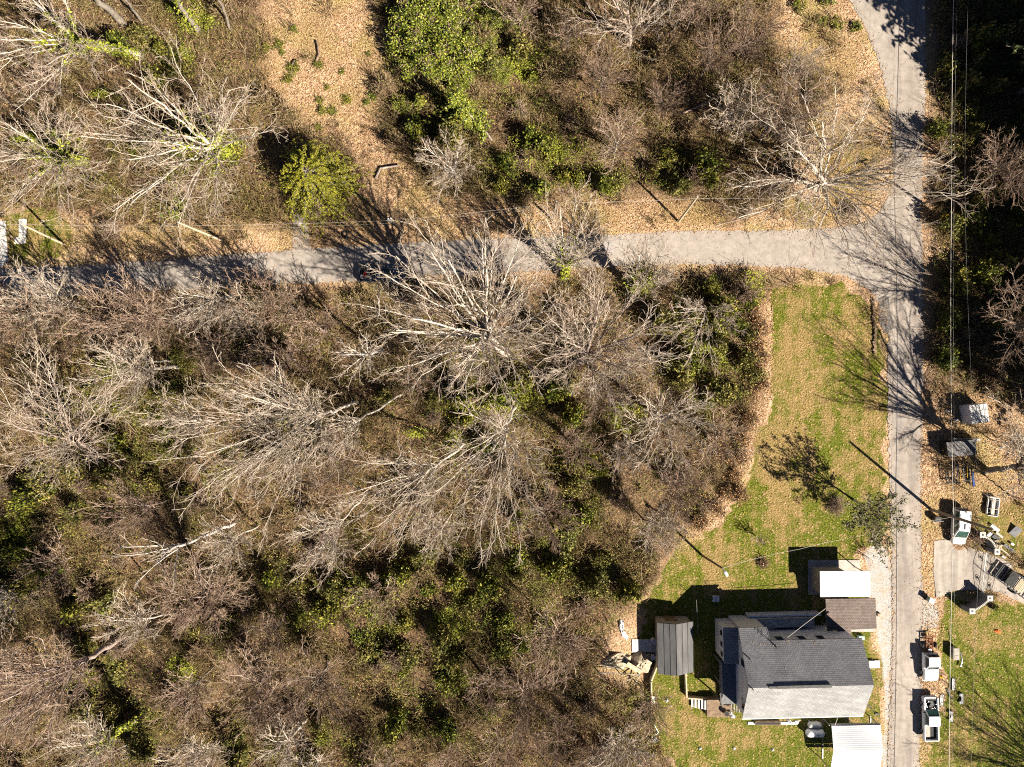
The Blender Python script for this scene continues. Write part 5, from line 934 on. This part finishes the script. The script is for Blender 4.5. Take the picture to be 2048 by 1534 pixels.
cable('thick pale cable running down the right side over the minivan', [W(1916, -300, 5.2), W(1903, 398, 5.2), W(1907, 1034, 5.2), W(1898, 1800, 5.2)], .034, M['wire'], .35)
cable('thin dark cable beside the thick pale cable on the right', [W(1924, -300, 5.8), W(1908, 398, 5.8), W(1912, 1037, 5.8), W(1906, 1800, 5.8)], .008, M['wire_dark'], .3)
cable('thin high power line on the right above the other cables', [W(1950, -300, 9), W(1930, 390, 9.2), W(1962, 1052, 9.8), W(1940, 1800, 9.8)], .007, M['wire_dark'], .5)
cable('thin power line crossing the whole photo along the left road', [W(-300, 445, 8.6), W(45, 449, 8.8), W(357, 452, 8.6), W(784, 441, 9.2), W(1113, 406, 8.8), W(1395, 397, 8.8), W(1930, 390, 9.2)], .011, M['wire'], .35)
cable('lower pale line under the power line along the left road', [W(-300, 462, 7), W(60, 457, 7), W(370, 462, 7), W(788, 446, 7), W(1112, 412, 7)], .007, M['wire'], .3)
cable('pale service wire from the brown carport up to the house eave', [W(1575, 1275, 6.0), W(1651, 1217, 3.2)], .03, M['wire'], .05)
cable('service wire from the street lamp to the white garage roof', [W(1446, 1136, 8.6), W(1600, 1098, 6), W(1790, 1060, 5.4), W(1907, 1034, 5.2)], .015, M['wire'], .5)
cable('white service drop from the house eave to the metal carport', [W(1675, 1436, 5.8), W(1668, 1456, 2.9)], .03, M['wire'], 0)

# ------------------------------------------------------------------ small things along the right roadside
tb = thing('trash_bin', 'grey green wheeled trash bin with pale lid at the road edge', 'bin', W(1855, 1197), -.35); MB().loft([[Vector((x * k, y * k, z)) for x, y in ((-.32, -.3), (.32, -.3), (.32, .3), (-.32, .3))] for z, k in ((0.05, .8), (1.0, 1))]).build('body', M['bin_green'], tb); MB().box((0, 0, 1.04), (.74, .68, .08)).build('lid', M['white_wall'], tb, .02)
for y in (.22, -.22): MB().tube([(-.32, y - .04, .12), (-.32, y + .04, .12)], .12, 10).build('wheel', M['black'], tb)
def fender(label, px, py, rz):
    o = thing('car_fender', label, 'car part', W(px, py), rz); v = []; n = 12
    pr = [(-.68, .0), (-.68, .42), (.68, .42), (.68, .0), (.45, -.02)] + [(.4 * math.cos(a), -.05 + .3 * math.sin(a)) for a in np.linspace(0, math.pi, 9)] + [(-.45, -.02)]
    MB().prism([(x, y, .26 + .1 * (y > .3)) for x, y in pr][::-1], .05).build('panel', M['white_paint'], o)
    MB().box((0, .43, .16), (1.36, .04, .3)).build('flange', M['white_paint'], o)
fender('white front fender lying on the grass, upper one of the pair', 1917, 1396, -1.57); fender('white front fender lying on the grass beside the hoodless truck', 1896, 1431, -1.57)
bp = thing('car_bumper', 'curved chrome bumper lying on the grass near the mailbox stand', 'car part', (0, 0, 0)); MB().tube([W(1915, 1302, .25), W(1921, 1306, .3), W(1924, 1318, .32), W(1923, 1328, .3), W(1920, 1333, .25)], .09, 8).build('bar', M['chrome'], bp)
gx = thing('clear_crate', 'translucent grey plastic crate standing on the grass by the cable', 'crate', W(1904, 1303)); MB().box((0, 0, .45), (.75, 1.5, .9)).build('body', M['steel'], gx, .03); MB().box((0, 0, .93), (.8, 1.55, .06)).box((0, .3, .97), (.6, .3, .04)).box((0, -.3, .97), (.6, .3, .04)).build('lid', M['wood_grey'], gx, .02)
for k, (px, py, rz, lb) in enumerate([(1906, 1368, .0, 'black truck grille lying on the grass right of the rusty wreck'), (1882, 1400, -.1, 'black slatted radiator lying close to the hoodless truck'), (1898, 1388, .45, 'dark broken strip lying between the truck parts')]):
    o = thing('car_grille', lb, 'car part', W(px, py), 1.57 + rz); g = MB(); L, wd = (1.6, .42) if k < 2 else (1.7, .14); g.box((0, wd / 2, .1), (L, .06, .12)).box((0, -wd / 2, .1), (L, .06, .12)); g.build('frame', M['dark_metal'], o)
    for j in range(3 if k < 2 else 1): MB().box((0, -wd / 3 + j * wd / 3, .12), (L * .96, .03, .05)).build('bar', M['steel'], o)
lumpy('rubbish', 'crumpled yellow packet on the ground between the two white trucks', 'rubbish', [(1878, 1351), (1884, 1352), (1887, 1357), (1880, 1357)], .05, .12, M['yellow'], 40, .04)
lumpy('rubbish', 'orange scrap lying alone on the grass south of the driveway', 'rubbish', [(1987, 1260), (1996, 1258), (2003, 1265), (1998, 1268), (1990, 1264)], .05, .12, M['orange'], 41, .05)
lg = thing('metal_rod', 'thin dark rod lying on the grass above the grey plastic crate', 'rod', (0, 0, 0)); MB().tube([W(1897, 1258, .1), W(1904, 1285, .15)], .04, 6).build('rod', M['dark_metal'], lg)
tr_ = thing('old_tyre', 'black old tyre lying on the verge above the left road', 'tyre', W(690, 469)); MB().tube([(.34 * math.cos(a), .34 * math.sin(a), .12) for a in np.linspace(0, 6.2832, 21)], .11, 8, caps=False).build('tread', M['black'], tr_)
mh = thing('manhole', 'round dark manhole cover near the left end of the road', 'manhole', W(67, 549)); MB().tube([(0, 0, .04), (0, 0, .075)], .36, 20).build('cover', M['dark_metal'], mh); MB().tube([(.4 * math.cos(a), .4 * math.sin(a), .06) for a in np.linspace(0, 6.2832, 21)], .04, 6, caps=False).build('rim', M['concrete'], mh)
hy = thing('mailbox', 'small dark mailbox on a pale stick near the left end of the road', 'mailbox', W(30, 526)); MB().tube([(0, 0, 0), (0, 0, 1.1)], .05, 6).build('post', M['wood_pale'], hy); MB().loft([sec(-.25, .1, 1.05, 1.3, .05), sec(.25, .1, 1.05, 1.3, .05)]).build('box', M['dark_metal'], hy)
eg = thing('stone_edging', 'broken stone edging half covered in leaves along the road', 'edging', (0, 0, 0)); r = random.Random(9); e_ = MB()
for i in range(26): p = W(1748 + r.uniform(-1.5, 2) + (i - 6) * .12, 598 + i * 4.3, .1); e_.box(p, (r.uniform(.25, .6), r.uniform(.2, .32), r.uniform(.15, .4)), r.uniform(-.6, .6))
e_.build('stones', M['wood_brown'], eg)
jk = random.Random(12)
J = [(1990, 1056, 'white_wall', 1.5, .5, .5, 'pale white panel lying in the scrap pile behind the north gate wall'), (1999, 1070, 'concrete', 1.4, .35, .4, 'narrow white panel lying below the pale panel in the scrap pile'), (1979, 1069, 'tank', .5, .8, .2, 'white upright box beside the outer north gate pillar'), (2018, 1096, 'block', 1.9, .5, .75, 'grey metal sheet lying across the lower scrap pile'), (2010, 1104, 'wood_pale', 1.8, .25, .6, 'long pale plank lying at the bottom of the scrap pile'), (2025, 1088, 'white_wall', .5, .35, .3, 'small white block at the end of the scrap pile'), (2007, 1114, 'white_wall', .6, .3, .5, 'small white slab lying next to the gate pillar in the scrap pile'), (2031, 1063, 'block', 1.2, 1.7, .25, 'large grey stone slab lying right of the scrap pile'), (1992, 1075, 'dark_metal', 1.2, .7, .6, 'dark metal sheet lying in the middle of the scrap pile')]
for k, (px, py, m, a, b_, hh, lb) in enumerate(J):
    o = MB().box(W(px, py, .3), (a * .85, b_ * .8, .12), -.65, tilt=('X', .25)).build('scrap_sheet', M[m], None, .02); tag(o, lb, 'scrap')
lumpy('leaf_heap', 'heap of tan leaves behind the north gate wall', 'leaf heap', [(1976, 1082), (1992, 1078), (2004, 1090), (2000, 1100), (1984, 1096)], .05, .45, M['tarp'], 50, .15)
for k, (px, py, lb) in enumerate([(1895, 822, 'pale debris bundle in the shadow left of the white box shed'), (1912, 840, 'white stick bundle at the shadow edge of the white box shed'), (2003, 895, 'white scrap at the foot of the big leaning tree')]):
    lumpy('debris', lb, 'debris', [(px - 5, py - 2), (px + 3, py - 3), (px + 6, py + 2), (px - 2, py + 3)], .05, .25, M['cloth'], 60 + k, .06)
for pts_, r_, lb in [([(585, 150), (584, 135), (592, 124), (604, 128)], .14, 'curved dead branch lying on the tan clearing'), ([(632, 128), (640, 112), (636, 85)], .2, 'dark fallen log lying upright in view on the tan clearing'), ([(752, 358), (762, 338), (800, 333)], .18, 'fallen log among the brush above the parked truck'), ([(1366, 226), (1400, 213), (1425, 200)], .16, 'pale fallen log in the shaded north thicket'),
                     ([(345, 1515), (372, 1490), (392, 1465)], .2, 'mossy fallen log near the bottom edge'), ([(356, 1433), (385, 1410), (400, 1398)], .22, 'split fallen log in the lower left woods'), ([(760, 1400), (780, 1392), (830, 1440)], .16, 'fallen log in the lower thicket'), ([(590, 1200), (640, 1190), (700, 1150)], .15, 'thin fallen trunk in the lower middle woods'), ([(1220, 1000), (1225, 950), (1240, 905)], .14, 'thin fallen trunk in the thicket left of the street lamp shadow'), ([(1395, 1030), (1430, 1010), (1455, 985)], .13, 'grey fallen limb in the leafy bank along the lawn')]:
    P_ = [gpos(x, y, .25 + .12 * i) for i, (x, y) in enumerate(pts_)]; tag(MB().tube(P_, [r_, r_ * .85, r_ * .6, r_ * .5][:len(P_)], 8).build('fallen_log', M['wood_brown' if 'clearing' in lb else 'bark_pink' if len(lb) % 2 else 'bark_grey']), lb, 'log')
sc.cycles.seed = 3
